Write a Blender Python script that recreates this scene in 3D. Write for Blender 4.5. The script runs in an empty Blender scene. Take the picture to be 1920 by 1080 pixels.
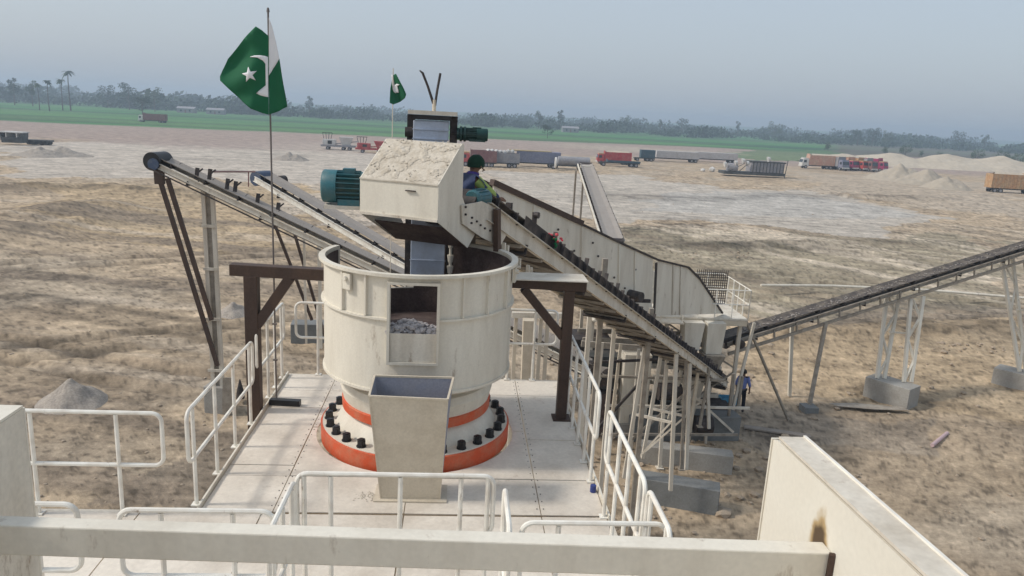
import bpy, bmesh, math, random
import numpy as np
from mathutils import Vector, Matrix, noise as mnoise
random.seed(7); rng = np.random.default_rng(7)
R_ = math.radians
scene = bpy.context.scene
# ------------------------------------------------------------------ camera
CAMZ = 11.0; FPX = 1400.0
yaw, pitch, roll = R_(4.4), R_(13.1), R_(3.0)
F = Vector((math.sin(yaw)*math.cos(pitch), math.cos(yaw)*math.cos(pitch), -math.sin(pitch)))
R0 = Vector((math.cos(yaw), -math.sin(yaw), 0)); U0 = R0.cross(F)
RT = R0*math.cos(roll) + U0*math.sin(roll); UP = -R0*math.sin(roll) + U0*math.cos(roll)
C0 = Vector((0, 0, CAMZ))
cd = bpy.data.cameras.new('camera'); cam = bpy.data.objects.new('camera', cd); scene.collection.objects.link(cam)
M = Matrix((RT, UP, -F)).transposed().to_4x4(); M.translation = C0; cam.matrix_world = M
cd.sensor_width = 36; cd.lens = FPX/1920*36; cd.clip_start = .05; cd.clip_end = 20000
scene.camera = cam
# ------------------------------------------------------------------ light
SUN_AZ = R_(-93)      # measured from +Y towards +X: the sun stands left, slightly beyond
SUN_EL = R_(43)
w = bpy.data.worlds.new('World'); scene.world = w; w.use_nodes = True
nt = w.node_tree; nt.nodes.clear()
out = nt.nodes.new('ShaderNodeOutputWorld'); bg = nt.nodes.new('ShaderNodeBackground'); sk = nt.nodes.new('ShaderNodeTexSky')
sk.sky_type = 'NISHITA'; sk.sun_disc = False; sk.sun_elevation = SUN_EL; sk.sun_rotation = SUN_AZ
sk.dust_density = 4.0; sk.air_density = 1.2; sk.ozone_density = 2.0
mixn = nt.nodes.new('ShaderNodeMix'); mixn.data_type = 'RGBA'; mixn.inputs[0].default_value = .62
mixn.inputs[7].default_value = (4.75, 5.35, 6.1, 1)       # milky haze that fills the whole sky
nt.links.new(sk.outputs[0], mixn.inputs[6]); nt.links.new(mixn.outputs[2], bg.inputs[0])
bg.inputs[1].default_value = .1; nt.links.new(bg.outputs[0], out.inputs[0])
sd = bpy.data.lights.new('sun', 'SUN'); sd.energy = 1.85; sd.angle = R_(7); sd.color = (1, .945, .87)
so = bpy.data.objects.new('sun', sd); scene.collection.objects.link(so)
sdir = Vector((math.sin(SUN_AZ)*math.cos(SUN_EL), math.cos(SUN_AZ)*math.cos(SUN_EL), math.sin(SUN_EL)))
so.rotation_euler = sdir.to_track_quat('Z', 'Y').to_euler()
scene.view_settings.view_transform = 'Standard'; scene.view_settings.look = 'None'
scene.view_settings.gamma = 1; scene.view_settings.use_curve_mapping = False
scene.view_settings.exposure = 0.40
HAZE = .00078

# ------------------------------------------------------------------ photo-measure helpers
def ray(px, py): return F + RT*((px-960)/FPX) - UP*((py-540)/FPX)
def onz(px, py, z=0): d = ray(px, py); return C0 + d*((z-CAMZ)/d.z)
def ony(px, py, Y): d = ray(px, py); return C0 + d*(Y/d.y)
def onx(px, py, X): d = ray(px, py); return C0 + d*(X/d.x)
def onplane(px, py, P0, D):
    n = Vector((D.y, -D.x, 0)); d = ray(px, py); return C0 + d*(((P0-C0).dot(n))/d.dot(n))

# ------------------------------------------------------------------ materials
def mat(name, col, rough=.6, metal=0, dirt=None, damt=.4, dscale=3.0, bump=.1, bscale=40.0, var=.12, streak=False, spec=.3, rust=0, rscale=5):
    m = bpy.data.materials.new(name); m.use_nodes = True; n = m.node_tree.nodes; l = m.node_tree.links
    b = n['Principled BSDF']; b.inputs['Roughness'].default_value = rough; b.inputs['Metallic'].default_value = metal
    b.inputs['Specular IOR Level'].default_value = spec
    g = n.new('ShaderNodeNewGeometry')
    mp = n.new('ShaderNodeMapping'); l.new(g.outputs['Position'], mp.inputs[0])
    if streak: mp.inputs['Scale'].default_value = (1, 1, .18)
    n1 = n.new('ShaderNodeTexNoise'); n1.inputs['Scale'].default_value = dscale; n1.inputs['Detail'].default_value = 7; n1.inputs['Roughness'].default_value = .62
    l.new(mp.outputs[0], n1.inputs['Vector'])
    cr = n.new('ShaderNodeValToRGB'); cr.color_ramp.elements[0].position = .42; cr.color_ramp.elements[1].position = .68
    l.new(n1.outputs['Fac'], cr.inputs[0])
    ml = n.new('ShaderNodeMath'); ml.operation = 'MULTIPLY'; ml.inputs[1].default_value = damt; l.new(cr.outputs[0], ml.inputs[0])
    n2 = n.new('ShaderNodeTexNoise'); n2.inputs['Scale'].default_value = bscale; n2.inputs['Detail'].default_value = 5
    l.new(g.outputs['Position'], n2.inputs['Vector'])
    mx = n.new('ShaderNodeMix'); mx.data_type = 'RGBA'
    c2 = dirt or tuple(c*.55 for c in col)
    mx.inputs[6].default_value = (*col, 1); mx.inputs[7].default_value = (*c2, 1); l.new(ml.outputs[0], mx.inputs[0])
    hv = n.new('ShaderNodeHueSaturation'); l.new(mx.outputs[2], hv.inputs['Color'])
    mr = n.new('ShaderNodeMapRange'); mr.inputs[1].default_value = .25; mr.inputs[2].default_value = .75
    mr.inputs[3].default_value = 1-var; mr.inputs[4].default_value = 1+var; l.new(n2.outputs['Fac'], mr.inputs[0]); l.new(mr.outputs[0], hv.inputs['Value'])
    l.new(hv.outputs[0], b.inputs['Base Color'])
    if rust:
        nr_ = n.new('ShaderNodeTexNoise'); nr_.inputs['Scale'].default_value = rscale; nr_.inputs['Detail'].default_value = 8; nr_.inputs['Roughness'].default_value = .7
        mq = n.new('ShaderNodeMapping'); mq.inputs['Scale'].default_value = (1, 1, .35); mq.inputs['Location'].default_value = (3.3, 1.7, .4); l.new(g.outputs['Position'], mq.inputs[0]); l.new(mq.outputs[0], nr_.inputs['Vector'])
        rr_ = n.new('ShaderNodeValToRGB'); rr_.color_ramp.elements[0].position = .62; rr_.color_ramp.elements[1].position = .70; l.new(nr_.outputs['Fac'], rr_.inputs[0])
        rm = n.new('ShaderNodeMath'); rm.operation = 'MULTIPLY'; rm.inputs[1].default_value = rust; l.new(rr_.outputs[0], rm.inputs[0])
        rx = n.new('ShaderNodeMix'); rx.data_type = 'RGBA'; l.new(rm.outputs[0], rx.inputs[0]); l.new(hv.outputs[0], rx.inputs[6]); rx.inputs[7].default_value = (.20, .12, .065, 1); l.new(rx.outputs[2], b.inputs['Base Color'])
    if bump:
        bp = n.new('ShaderNodeBump'); bp.inputs['Strength'].default_value = bump; bp.inputs['Distance'].default_value = .02
        l.new(n2.outputs['Fac'], bp.inputs['Height']); l.new(bp.outputs[0], b.inputs['Normal'])
    return m
DUST = (.40, .34, .26)
MT = dict(
 cream=mat('cream_paint', (.71, .665, .565), .55, dirt=DUST, damt=.45, dscale=2.2, bump=.05, var=.05, streak=True, rust=.55, rscale=4),
 cream2=mat('cream_paint_dusty', (.66, .61, .52), .65, dirt=(.36, .30, .22), damt=.55, dscale=3, bump=.08, var=.08, streak=True, rust=.6, rscale=6),
 white=mat('white_rail_paint', (.80, .775, .70), .5, dirt=(.42, .34, .26), damt=.45, dscale=5, bump=.03, var=.06, rust=.7, rscale=9),
 deck=mat('deck_plate', (.72, .655, .56), .75, dirt=(.44, .38, .31), damt=.65, dscale=1.1, rust=.35, rscale=3, bump=.08, bscale=25, var=.08),
 bare=mat('bare_dusty_steel', (.58, .51, .40), .7, dirt=(.40, .33, .24), damt=.5, dscale=4, bump=.06, var=.08),
 orange=mat('orange_paint', (.60, .095, .035), .55, dirt=(.48, .22, .13), damt=.7, dscale=4, bump=.04, var=.08),
 brown=mat('brown_primer_steel', (.062, .040, .031), .6, dirt=(.13, .078, .05), damt=.5, dscale=3, bump=.08, var=.15, streak=True),
 dark=mat('dark_dusty_steel', (.035, .030, .030), .6, dirt=(.14, .11, .09), damt=.5, dscale=6, bump=.1, var=.2),
 belt=mat('rubber_belt', (.085, .073, .066), .85, dirt=(.26, .22, .17), damt=.6, dscale=3, bump=.1, var=.2),
 beltgrey=mat('dusty_belt', (.31, .28, .25), .85, dirt=(.27, .24, .21), damt=.6, dscale=2, bump=.1, var=.2),
 black=mat('black_paint', (.018, .018, .02), .4, dirt=(.06, .055, .05), damt=.4, bump=.03, var=.15),
 clodmat=mat('dry_earth_clod', (.36, .29, .215), .95, dirt=(.25, .20, .15), damt=.5, dscale=3, bump=.4, var=.2),
 tpale=mat('pale_trailer_paint', (.50, .48, .47), .6, dirt=(.40, .37, .34), damt=.5, dscale=.6, var=.12, bscale=2),
 slate=mat('slate_blue_drum', (.05, .075, .13), .5, dirt=(.14, .15, .17), damt=.6, dscale=5),
 steel=mat('weathered_frame_steel', (.34, .30, .245), .65, dirt=(.14, .11, .085), damt=.6, dscale=4, bump=.08, var=.12),
 concrete=mat('concrete', (.33, .315, .285), .85, dirt=(.23, .21, .18), damt=.5, dscale=2, bump=.3, bscale=18, var=.12),
 concdark=mat('grey_concrete', (.20, .205, .20), .85, dirt=(.13, .13, .12), damt=.5, dscale=2, bump=.3, bscale=18, var=.12),
 teal=mat('teal_motor_paint', (.035, .135, .16), .45, dirt=(.13, .16, .15), damt=.5, dscale=6, bump=.03, var=.1),
 green=mat('green_motor_paint', (.012, .05, .045), .4, dirt=(.07, .085, .075), damt=.5, dscale=6, bump=.03, var=.1),
 duct=mat('bluish_galvanised_duct', (.46, .52, .62), .5, dirt=(.25, .24, .24), damt=.4, dscale=3, bump=.03, var=.06),
 inside=mat('rusty_liner', (.075, .052, .048), .75, dirt=(.17, .13, .11), damt=.6, dscale=5, bump=.2, var=.2),
 rock=mat('crushed_rock', (.40, .375, .37), .9, dirt=(.28, .26, .25), damt=.5, dscale=9, bump=.3, var=.2),
 mud=mat('dry_mud', (.56, .505, .42), .95, dirt=(.36, .305, .23), damt=.7, dscale=9, bump=.5, bscale=35, var=.14),
 bluegrey=mat('blue_grey_steel', (.26, .27, .32), .6, dirt=(.34, .31, .29), damt=.5),
 gravel=mat('grey_gravel', (.36, .315, .265), .95, dirt=(.20, .18, .165), damt=.5, dscale=3, bump=.6, bscale=14, var=.25),
 sand=mat('pale_sand', (.52, .45, .35), .95, dirt=(.42, .355, .27), damt=.5, dscale=.12, bump=.5, bscale=.8, var=.12),
 sandgrey=mat('grey_sand', (.40, .345, .27), .95, dirt=(.30, .255, .20), damt=.5, dscale=.2, bump=.5, bscale=.8, var=.12),
 blue=mat('blue_paint', (.03, .05, .20), .45, dirt=(.1, .1, .16), damt=.3),
 flaggreen=mat('flag_green_cloth', (.010, .115, .050), .8, dirt=(.010, .08, .036), damt=.3, dscale=3, bump=.05, bscale=200, var=.05),
 flagwhite=mat('flag_white_cloth', (.78, .78, .79), .8, dirt=(.66, .66, .68), damt=.3, bump=.05, bscale=200, var=.03),
 pole=mat('pole_steel', (.16, .14, .13), .5, var=.1),
 redcloth=mat('red_cloth', (.55, .03, .05), .9, dirt=(.6, .3, .3), damt=.6, dscale=14),
 greencloth=mat('green_cloth', (.01, .14, .05), .9),
 skin=mat('skin', (.20, .11, .07), .6, damt=.1, bump=.02, var=.05),
 hair=mat('black_hair', (.012, .010, .010), .7, damt=.1),
 shirtblue=mat('blue_shirt', (.15, .19, .42), .9, damt=.3),
 trousers=mat('dark_trousers', (.014, .016, .026), .9, damt=.3),
 kameez=mat('navy_cloth', (.035, .05, .11), .9, damt=.3, dirt=(.10, .12, .16)),
 hivis=mat('yellow_green_cloth', (.32, .42, .12), .8, damt=.3),
 turban=mat('dark_green_turban', (.010, .040, .024), .95, damt=.3),
 purple=mat('purple_scarf', (.08, .06, .24), .9, damt=.3),
 tyre=mat('tyre_rubber', (.025, .024, .024), .85, dirt=(.12, .10, .08), damt=.5, dscale=2),
 glass=mat('cab_glass', (.03, .04, .05), .15, damt=.2, bump=0, spec=.6),
 tred=mat('truck_red', (.42, .035, .035), .5, dirt=(.40, .20, .16), damt=.5, dscale=1, var=.2, bscale=3),
 tmagenta=mat('truck_magenta', (.34, .02, .10), .5, dirt=(.30, .12, .14), damt=.5, dscale=1, var=.2, bscale=3),
 tbrown=mat('truck_brown_red', (.20, .085, .08), .6, dirt=(.28, .18, .15), damt=.5, dscale=1, var=.2, bscale=3),
 torange=mat('truck_orange_tan', (.44, .25, .12), .6, dirt=(.46, .36, .22), damt=.7, dscale=1.2, var=.25, bscale=3),
 tpink=mat('truck_faded_pink', (.50, .28, .20), .6, dirt=(.50, .42, .32), damt=.6, dscale=1, var=.2, bscale=3),
 tblue=mat('truck_slate_blue', (.20, .21, .29), .6, dirt=(.24, .24, .28), damt=.6, dscale=.8, var=.2, bscale=3),
 tteal=mat('truck_dark_teal', (.035, .08, .11), .6, dirt=(.10, .12, .13), damt=.6, dscale=.8, var=.2, bscale=3),
 tgrey=mat('truck_grey', (.26, .26, .28), .6, dirt=(.36, .32, .29), damt=.6, dscale=.8, var=.2, bscale=3),
 twhite=mat('machine_white', (.60, .59, .56), .6, dirt=(.40, .37, .33), damt=.5, dscale=1, var=.1, bscale=3),
 tyellow=mat('tarp_yellow', (.42, .33, .18), .8, dirt=(.34, .28, .2), damt=.5, dscale=1),
 tdark=mat('machine_dark', (.05, .055, .055), .7, dirt=(.16, .15, .14), damt=.6, dscale=1),
 pinkpipe=mat('pinkish_pipe', (.52, .38, .38), .6, damt=.2),
 crate=mat('light_blue_plastic', (.10, .33, .50), .5, damt=.2),
 stripmat=mat('grey_brown_strip', (.30, .26, .22), .85, dirt=(.16, .13, .11), damt=.5),
)

# ------------------------------------------------------------------ builders
class MB:
    def __init__(s): s.v = []; s.f = []; s.mi = []; s.cur = 0
    def add(s, vs, fs):
        o = len(s.v); s.v += [tuple(v) for v in vs]; s.f += [tuple(i+o for i in f) for f in fs]; s.mi += [s.cur]*len(fs)
        return s
    def box(s, lo, hi):
        x0, y0, z0 = lo; x1, y1, z1 = hi
        return s.add([(x0,y0,z0),(x1,y0,z0),(x1,y1,z0),(x0,y1,z0),(x0,y0,z1),(x1,y0,z1),(x1,y1,z1),(x0,y1,z1)],
                     [(0,3,2,1),(4,5,6,7),(0,1,5,4),(1,2,6,5),(2,3,7,6),(3,0,4,7)])
    def beam(s, p, q, wd, h, up=(0,0,1)):
        p, q = Vector(p), Vector(q); d = (q-p).normalized(); u = Vector(up)
        if abs(d.dot(u)) > .97: u = Vector((0,1,0))
        sx = d.cross(u).normalized(); u = sx.cross(d).normalized(); a = sx*wd/2; b = u*h/2
        return s.add([p-a-b, p+a-b, p+a+b, p-a+b, q-a-b, q+a-b, q+a+b, q-a+b],
                     [(0,1,2,3),(7,6,5,4),(0,4,5,1),(1,5,6,2),(2,6,7,3),(3,7,4,0)])
    def channel(s, p, q, wd, h, side=1, t=.012, up=(0,0,1)):      # C section, web + two flanges
        p, q = Vector(p), Vector(q); d = (q-p).normalized(); u = Vector(up)
        sx = d.cross(u).normalized(); u = sx.cross(d).normalized()
        o = -sx*side*(wd/2)
        s.beam(p+o, q+o, t, h, up)
        s.beam(p+u*(h/2-t/2)+sx*side*t/2, q+u*(h/2-t/2)+sx*side*t/2, wd-t, t, up)
        s.beam(p-u*(h/2-t/2)+sx*side*t/2, q-u*(h/2-t/2)+sx*side*t/2, wd-t, t, up)
        return s
    def tube(s, pts, r, n=8, closed=False, cap=True):
        pts = [Vector(p) for p in pts]; N = len(pts); rr = r if isinstance(r, (list, tuple)) else [r]*N
        vs = []; prev = None
        for i, p in enumerate(pts):
            if closed: d = (pts[(i+1) % N]-pts[i-1]).normalized()
            else: d = (pts[min(i+1, N-1)]-pts[max(i-1, 0)]).normalized()
            if prev is None:
                a = d.orthogonal().normalized()
            else:
                a = prev - d*prev.dot(d); a = a.normalized() if a.length > 1e-6 else d.orthogonal().normalized()
            prev = a; b = d.cross(a)
            vs += [p+(a*math.cos(t)+b*math.sin(t))*rr[i] for t in [2*math.pi*k/n for k in range(n)]]
        fs = []
        for i in range(N if closed else N-1):
            j = (i+1) % N
            for k in range(n): fs.append((i*n+k, i*n+(k+1) % n, j*n+(k+1) % n, j*n+k))
        if cap and not closed: fs += [tuple(range(n-1, -1, -1)), tuple((N-1)*n+k for k in range(n))]
        return s.add(vs, fs)
    def lathe(s, prof, c=(0,0), n=64, a0=0, a1=2*math.pi):
        full = abs(a1-a0-2*math.pi) < 1e-6; m = n if full else n+1; vs = []
        for r, z in prof:
            for k in range(m):
                t = a0+(a1-a0)*k/n; vs.append((c[0]+r*math.cos(t), c[1]+r*math.sin(t), z))
        fs = []
        for i in range(len(prof)-1):
            for k in range(n):
                k2 = (k+1) % m if full else k+1
                fs.append((i*m+k, i*m+k2, (i+1)*m+k2, (i+1)*m+k))
        return s.add(vs, fs)
    def prism(s, poly, ext):           # planar polygon (3D points) pushed by ext
        n = len(poly); a = [Vector(p) for p in poly]; e = Vector(ext); vs = a+[p+e for p in a]
        nrm = Vector((0,0,0))
        for i in range(n): nrm += a[i].cross(a[(i+1) % n])
        fl = nrm.dot(e) > 0
        f0 = tuple(range(n)); f1 = tuple(range(n, 2*n))
        fs = [f0[::-1] if fl else f0, f1 if fl else f1[::-1]]
        for i in range(n):
            j = (i+1) % n; q = (i, j, n+j, n+i); fs.append(q if fl else q[::-1])
        return s.add(vs, fs)
    def build(s, name, m, parent=None, smooth=False, bevel=0, loc=None):
        me = bpy.data.meshes.new(name)
        off = Vector((0,0,0))
        if parent is not None:
            r = parent
            while r is not None: off += r.location; r = r.parent
        if loc is not None: off += Vector(loc)
        me.from_pydata([tuple(Vector(v)-off) for v in s.v], [], s.f)
        ms = m if isinstance(m, (list, tuple)) else [m]
        for x in ms: me.materials.append(MT[x] if isinstance(x, str) else x)
        if len(ms) > 1: me.polygons.foreach_set('material_index', s.mi)
        me.validate()
        if smooth:
            me.polygons.foreach_set('use_smooth', [True]*len(me.polygons))
            try: me.set_sharp_from_angle(angle=R_(38))
            except Exception: pass
        me.update()
        o = bpy.data.objects.new(name, me); scene.collection.objects.link(o)
        if parent is not None: o.parent = parent
        if loc is not None: o.location = loc
        if bevel:
            b = o.modifiers.new('bevel', 'BEVEL'); b.width = bevel; b.segments = 2; b.limit_method = 'ANGLE'
        return o
def thing(name, loc, label, cat, group=None):
    o = bpy.data.objects.new(name, None); scene.collection.objects.link(o); o.location = loc; o.empty_display_size = .3
    o['label'] = label; o['category'] = cat
    if group: o['group'] = group
    return o
def tag(o, label, cat, group=None):
    o['label'] = label; o['category'] = cat
    if group: o['group'] = group
    return o
def kind(o, k): o['kind'] = k; return o
def clone(root, loc, rz=None, label=None, scale=None):
    def cp(o, par):
        c = o.copy(); scene.collection.objects.link(c)
        if par is not None: c.parent = par
        for ch in [x for x in bpy.data.objects if x.parent == o]: cp(ch, c)
        return c
    c = cp(root, None); c.location = loc
    if rz is not None: c.rotation_euler = (0, 0, rz)
    if scale is not None: c.scale = scale
    if label: c['label'] = label
    return c
def solo(name, mb, m, loc, label, cat, group=None, **k):
    return tag(mb.build(name, m, None, loc=loc, **k), label, cat, group)

# ------------------------------------------------------------------ numpy noise
def vnoise(x, y, seed=0):
    xi = np.floor(x).astype(np.int64); yi = np.floor(y).astype(np.int64); xf = x-xi; yf = y-yi
    def h(a, b):
        n = (a*374761393 + b*668265263 + seed*1442695041) & 0xffffffff
        n = ((n ^ (n >> 13))*1274126177) & 0xffffffff; n = n ^ (n >> 16)
        return (n & 0xffffff)/float(0xffffff)
    u = xf*xf*(3-2*xf); v = yf*yf*(3-2*yf)
    return (h(xi,yi)*(1-u)+h(xi+1,yi)*u)*(1-v) + (h(xi,yi+1)*(1-u)+h(xi+1,yi+1)*u)*v
def fbm(x, y, o=4, seed=0, g=.5):
    s = 0; a = 1; t = 0
    for i in range(o): s = s+a*vnoise(x*2**i+17.3*i, y*2**i-9.1*i, seed+i); t += a; a *= g
    return s/t
def sm(a, b, x): t = np.clip((x-a)/(b-a), 0, 1); return t*t*(3-2*t)

# ------------------------------------------------------------------ ground
def make_ground():
    ang = np.concatenate([np.linspace(-180, -46, 34)[:-1], np.linspace(-46, 52, 700), np.linspace(52, 180, 32)[1:-1]])
    ang = np.radians(ang); na = len(ang)
    rr = np.concatenate([np.geomspace(3, 260, 620), np.geomspace(260, 1500, 150)[1:], np.geomspace(1500, 12000, 8)[1:]]); nr = len(rr)
    A, Rr = np.meshgrid(ang, rr); X = Rr*np.sin(A); Y = Rr*np.cos(A)
    far = sm(120, 260, Rr)
    warp = (fbm(X/14, Y/14, 3, 5)-.5)*10
    # ruts: noise stretched along two directions
    def strn(dx, dy, lx, ly, sd, o=3):
        u = X*dx+Y*dy; v = -X*dy+Y*dx; return fbm((u+warp)/lx, (v+warp*.35)/ly, o, sd)-.5
    z = (fbm(X/40, Y/40, 2, 1)-.5)*.3
    near_amp = np.interp(Rr, [3, 12, 30, 80, 200], [.8, 1, 1, 1.1, .7])
    z += strn(.97, .25, 16, 1.5, 11)*.08*near_amp*(1-far)
    z += strn(.8, -.6, 11, 1.1, 23)*.06*near_amp*(1-far)
    rough_m = .35+1.3*fbm(X/13, Y/9, 3, 37)
    z += (fbm(X/.6, Y/.6, 4, 31, .65)-.5)*.13*(1-far)*rough_m
    z += np.abs(fbm(X/2.3, Y/1.5, 3, 35)-.5)*-.1*(1-far)*rough_m
    lump = fbm(X/5, Y/5, 3, 77); z += sm(.6, .78, lump)*.06*(1-far)
    # wheel tracks
    for (ax, ay, bx, by, sd) in [(-40, 34, 4, 27, 1), (-40, 44, 0, 62, 2), (-30, 25, -6, 40, 5), (6, 60, 80, 34, 3), (14, 74, 90, 44, 4), (10, 52, 60, 30, 6), (20, 95, 110, 60, 8)]:
        L = math.hypot(bx-ax, by-ay); dx, dy = (bx-ax)/L, (by-ay)/L
        u = (X-ax)*dx+(Y-ay)*dy; v = -(X-ax)*dy+(Y-ay)*dx + (fbm(u/20, u*0+sd, 2, sd)-.5)*6
        on = sm(-6, 0, u)*sm(L+6, L, u)
        for t in (-1.1, 1.1): z -= np.exp(-((v-t)/.34)**2)*.16*on; z += np.exp(-((v-t-.6)/.25)**2)*.07*on
    # raised spoil edges between the brown cut and the pale silt
    edge = np.exp(-((Y-(88+(fbm(X/25, X*0, 3, 9)-.5)*14))/3.0)**2)*sm(-12, -30, X)
    z += edge*(.2+.9*fbm(X/3, Y/3, 3, 13))
    e2 = np.exp(-((Y-(100+X*.35+(fbm(X/18, X*0, 3, 19)-.5)*10))/3.5)**2)*sm(8, 22, X)*sm(95, 70, X)
    z += e2*(.15+1.2*fbm(X/3, Y/3, 3, 14))
    e3 = np.exp(-((Y-(64+(X-12)*.28+(fbm(X/9, X*0, 3, 29)-.5)*6))/2.2)**2)*sm(9, 15, X)*sm(62, 30, X)
    z += e3*(.05+.6*fbm(X/2.2, Y/2.2, 3, 15))
    e4 = np.exp(-((Y-(38+(X-20)*.25))/2.0)**2)*sm(15, 19, X)*sm(60, 34, X)
    z += e4*(.05+.7*fbm(X/2, Y/2, 3, 16))
    berm = np.exp(-((X+36)/5)**2)*sm(48, 58, Y)*sm(84, 74, Y); z += berm*.9*(.6+.8*fbm(X/2, Y/2, 3, 33))
    # flatten the plant yard
    flat = np.exp(-(((X-7)/8)**2+((Y-22)/8)**2)); z *= 1-.75*np.clip(flat, 0, 1)
    z *= np.interp(Rr, [3, 1000, 1500, 12000], [1, .5, 0, 0])
    zs = None
    # ---------------- soil colours
    zrel = z.copy()
    wx = X+(fbm(X/9, Y/9, 4, 41)-.5)*np.clip(Rr*.16, 2, 30); wy = Y+(fbm(X/9, Y/9, 4, 42)-.5)*np.clip(Rr*.16, 2, 30)
    def inpoly(px):
        P = [onz(a, b, 0) for a, b in px]; ins = np.zeros(X.shape, bool); n = len(P)
        for i in range(n):
            x1, y1 = P[i].x, P[i].y; x2, y2 = P[i-1].x, P[i-1].y
            c = ((y1 > wy) != (y2 > wy)) & (wx < (x2-x1)*(wy-y1)/(y2-y1+1e-9)+x1); ins ^= c
        return ins.astype(float)
    col = np.zeros(X.shape+(3,)); base = np.array([.435, .338, .232]); col[:] = base
    def mixc(c, m):
        nonlocal col
        m = np.clip(m, 0, 1)[..., None]; col = col*(1-m)+np.array(c)*m
    mixc((.27, .21, .15), sm(.50, .68, fbm(X/7, Y/5, 5, 51))*.45)
    mixc((.42, .35, .265), sm(.50, .70, fbm(X/9+4, Y/6, 5, 52))*.6)
    mixc((.44, .325, .19), inpoly([(40,345),(720,350),(720,470),(400,480),(60,440)])*.55)
    mixc((.46, .345, .215), inpoly([(1330,600),(1480,610),(1920,590),(1920,790),(1500,730),(1380,700)])*.6)
    mixc((.305, .262, .185), inpoly([(1160,432),(1500,440),(1900,450),(1920,560),(1500,600),(1200,560)])*.85)
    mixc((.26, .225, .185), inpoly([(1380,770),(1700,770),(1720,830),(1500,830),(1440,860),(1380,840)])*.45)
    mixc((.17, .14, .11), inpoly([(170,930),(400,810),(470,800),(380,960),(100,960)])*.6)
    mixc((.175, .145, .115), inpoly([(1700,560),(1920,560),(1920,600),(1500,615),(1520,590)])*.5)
    pA, pB = onz(1230, 440, 0), onz(1750, 545, 0); Lx = math.hypot(pB.x-pA.x, pB.y-pA.y); dx, dy = (pB.x-pA.x)/Lx, (pB.y-pA.y)/Lx
    sv = fbm(((X*dx+Y*dy)+warp)/26, ((-X*dy+Y*dx)+warp*.25)/1.7, 4, 101)
    rz = inpoly([(1130,425),(1920,430),(1920,590),(1180,590)])
    mixc((.56, .47, .36), sm(.56, .70, sv)*rz*.75); mixc((.26, .21, .15), sm(.46, .32, sv)*rz*.8)
    sv2 = fbm((X*.98-Y*.2+warp)/22, (X*.2+Y*.98+warp*.3)/2.0, 4, 103); lz = sm(0, -6, X)*sm(90, 80, Y)
    mixc((.24, .19, .14), sm(.42, .30, sv2)*lz*.8); mixc((.46, .38, .29), sm(.60, .74, sv2)*lz*.6)
    clod = .35*fbm(X*1.3, Y*1.9, 4, 107, .75)+.65*fbm(X*4.6, Y*4.6, 3, 108, .8); clm = (1-.50*sm(.46, .34, clod)*(1-far))*(1+.26*sm(.54, .66, clod)*(1-far))
    trk = np.zeros(X.shape)
    silt = inpoly([(0,268),(620,262),(760,300),(780,338),(600,345),(400,335),(0,330)])
    mixc((.50, .445, .38), silt*.85)
    pond = inpoly([(905,322),(1180,330),(1330,352),(1560,365),(1700,395),(1790,425),(1600,440),(1330,415),(1200,425),(1050,400),(930,360)])
    mixc((.485, .435, .37), pond*.9)
    mixc((.45, .42, .375), inpoly([(1200,365),(1500,368),(1700,400),(1640,420),(1400,405),(1190,395)])*.9)
    z *= 1-.75*pond; z *= 1-.5*silt*(1-np.clip(edge, 0, 1))
    silt2 = inpoly([(560,330),(960,320),(1000,400),(560,420)]); mixc((.50, .44, .37), silt2*.6)
    mixc((.44, .37, .29), inpoly([(1480,320),(1920,345),(1920,420),(1780,390),(1500,360)])*.6)
    col *= (1-(.22*silt+.10*pond)[..., None].clip(0, 1)*sm(.55, .75, fbm(X/12, Y/3.5, 4, 61))[..., None])
    # farther strips
    sx = X*.0+Y-(X*.10)
    mixc((.34, .265, .225), sm(165, 190, wy)*sm(-10, -60, X+0*Y)*.9 + sm(205, 235, wy)*sm(-60, -10, X)*.9)
    mixc((.42, .36, .28), sm(265, 275, wy)*sm(320, 305, wy)*sm(20, 60, X)*.8)
    gb = 300+X*.16+(fbm(X/60, Y/60, 3, 66)-.5)*30
    gb = np.where(X > 0, 335+X*.20+(fbm(X/60, Y/60, 3, 66)-.5)*30, gb)
    green = sm(-8, 8, Y-gb)
    band = fbm(X/160, Y/28, 3, 71)
    gcol = np.stack([.045+.05*band, .165+.07*band, .055+.02*band], -1)
    col = col*(1-green[..., None])+gcol*green[..., None]
    dk = sm(.46, .52, fbm(X/220, Y/40, 2, 81))*green; mixc((.035, .075, .045), dk*.75)
    st_ = sm(.52, .6, fbm(X/400, Y/14, 2, 83))*green; mixc((.14, .22, .09), st_*.45)
    col *= clm[..., None]**(1-.55*np.clip(pond+silt, 0, 1)[..., None])
    for (ax, ay, bx, by, sd, st2) in [(-40, 34, 4, 27, 1, .5), (-40, 44, 0, 62, 2, .5), (-30, 25, -6, 40, 5, .5), (-60, 52, -4, 34, 12, .6), (6, 60, 80, 34, 3, .4), (14, 74, 90, 44, 4, .4), (10, 52, 60, 30, 6, -.3), (20, 95, 110, 60, 8, .4), (16, 66, 84, 38, 9, -.35), (12, 58, 70, 33, 10, .4), (22, 80, 95, 50, 11, -.3)]:
        L = math.hypot(bx-ax, by-ay); dx, dy = (bx-ax)/L, (by-ay)/L
        u = (X-ax)*dx+(Y-ay)*dy; v = -(X-ax)*dy+(Y-ay)*dx + (fbm(u/20, u*0+sd, 2, sd)-.5)*6; on = sm(-6, 0, u)*sm(L+6, L, u)
        for t in (-1.1, 1.1): col *= (1-st2*.75*np.exp(-((v-t)/.42)**2)*on*(.4+.9*fbm(X/2, Y/2, 2, sd)))[..., None]
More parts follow.
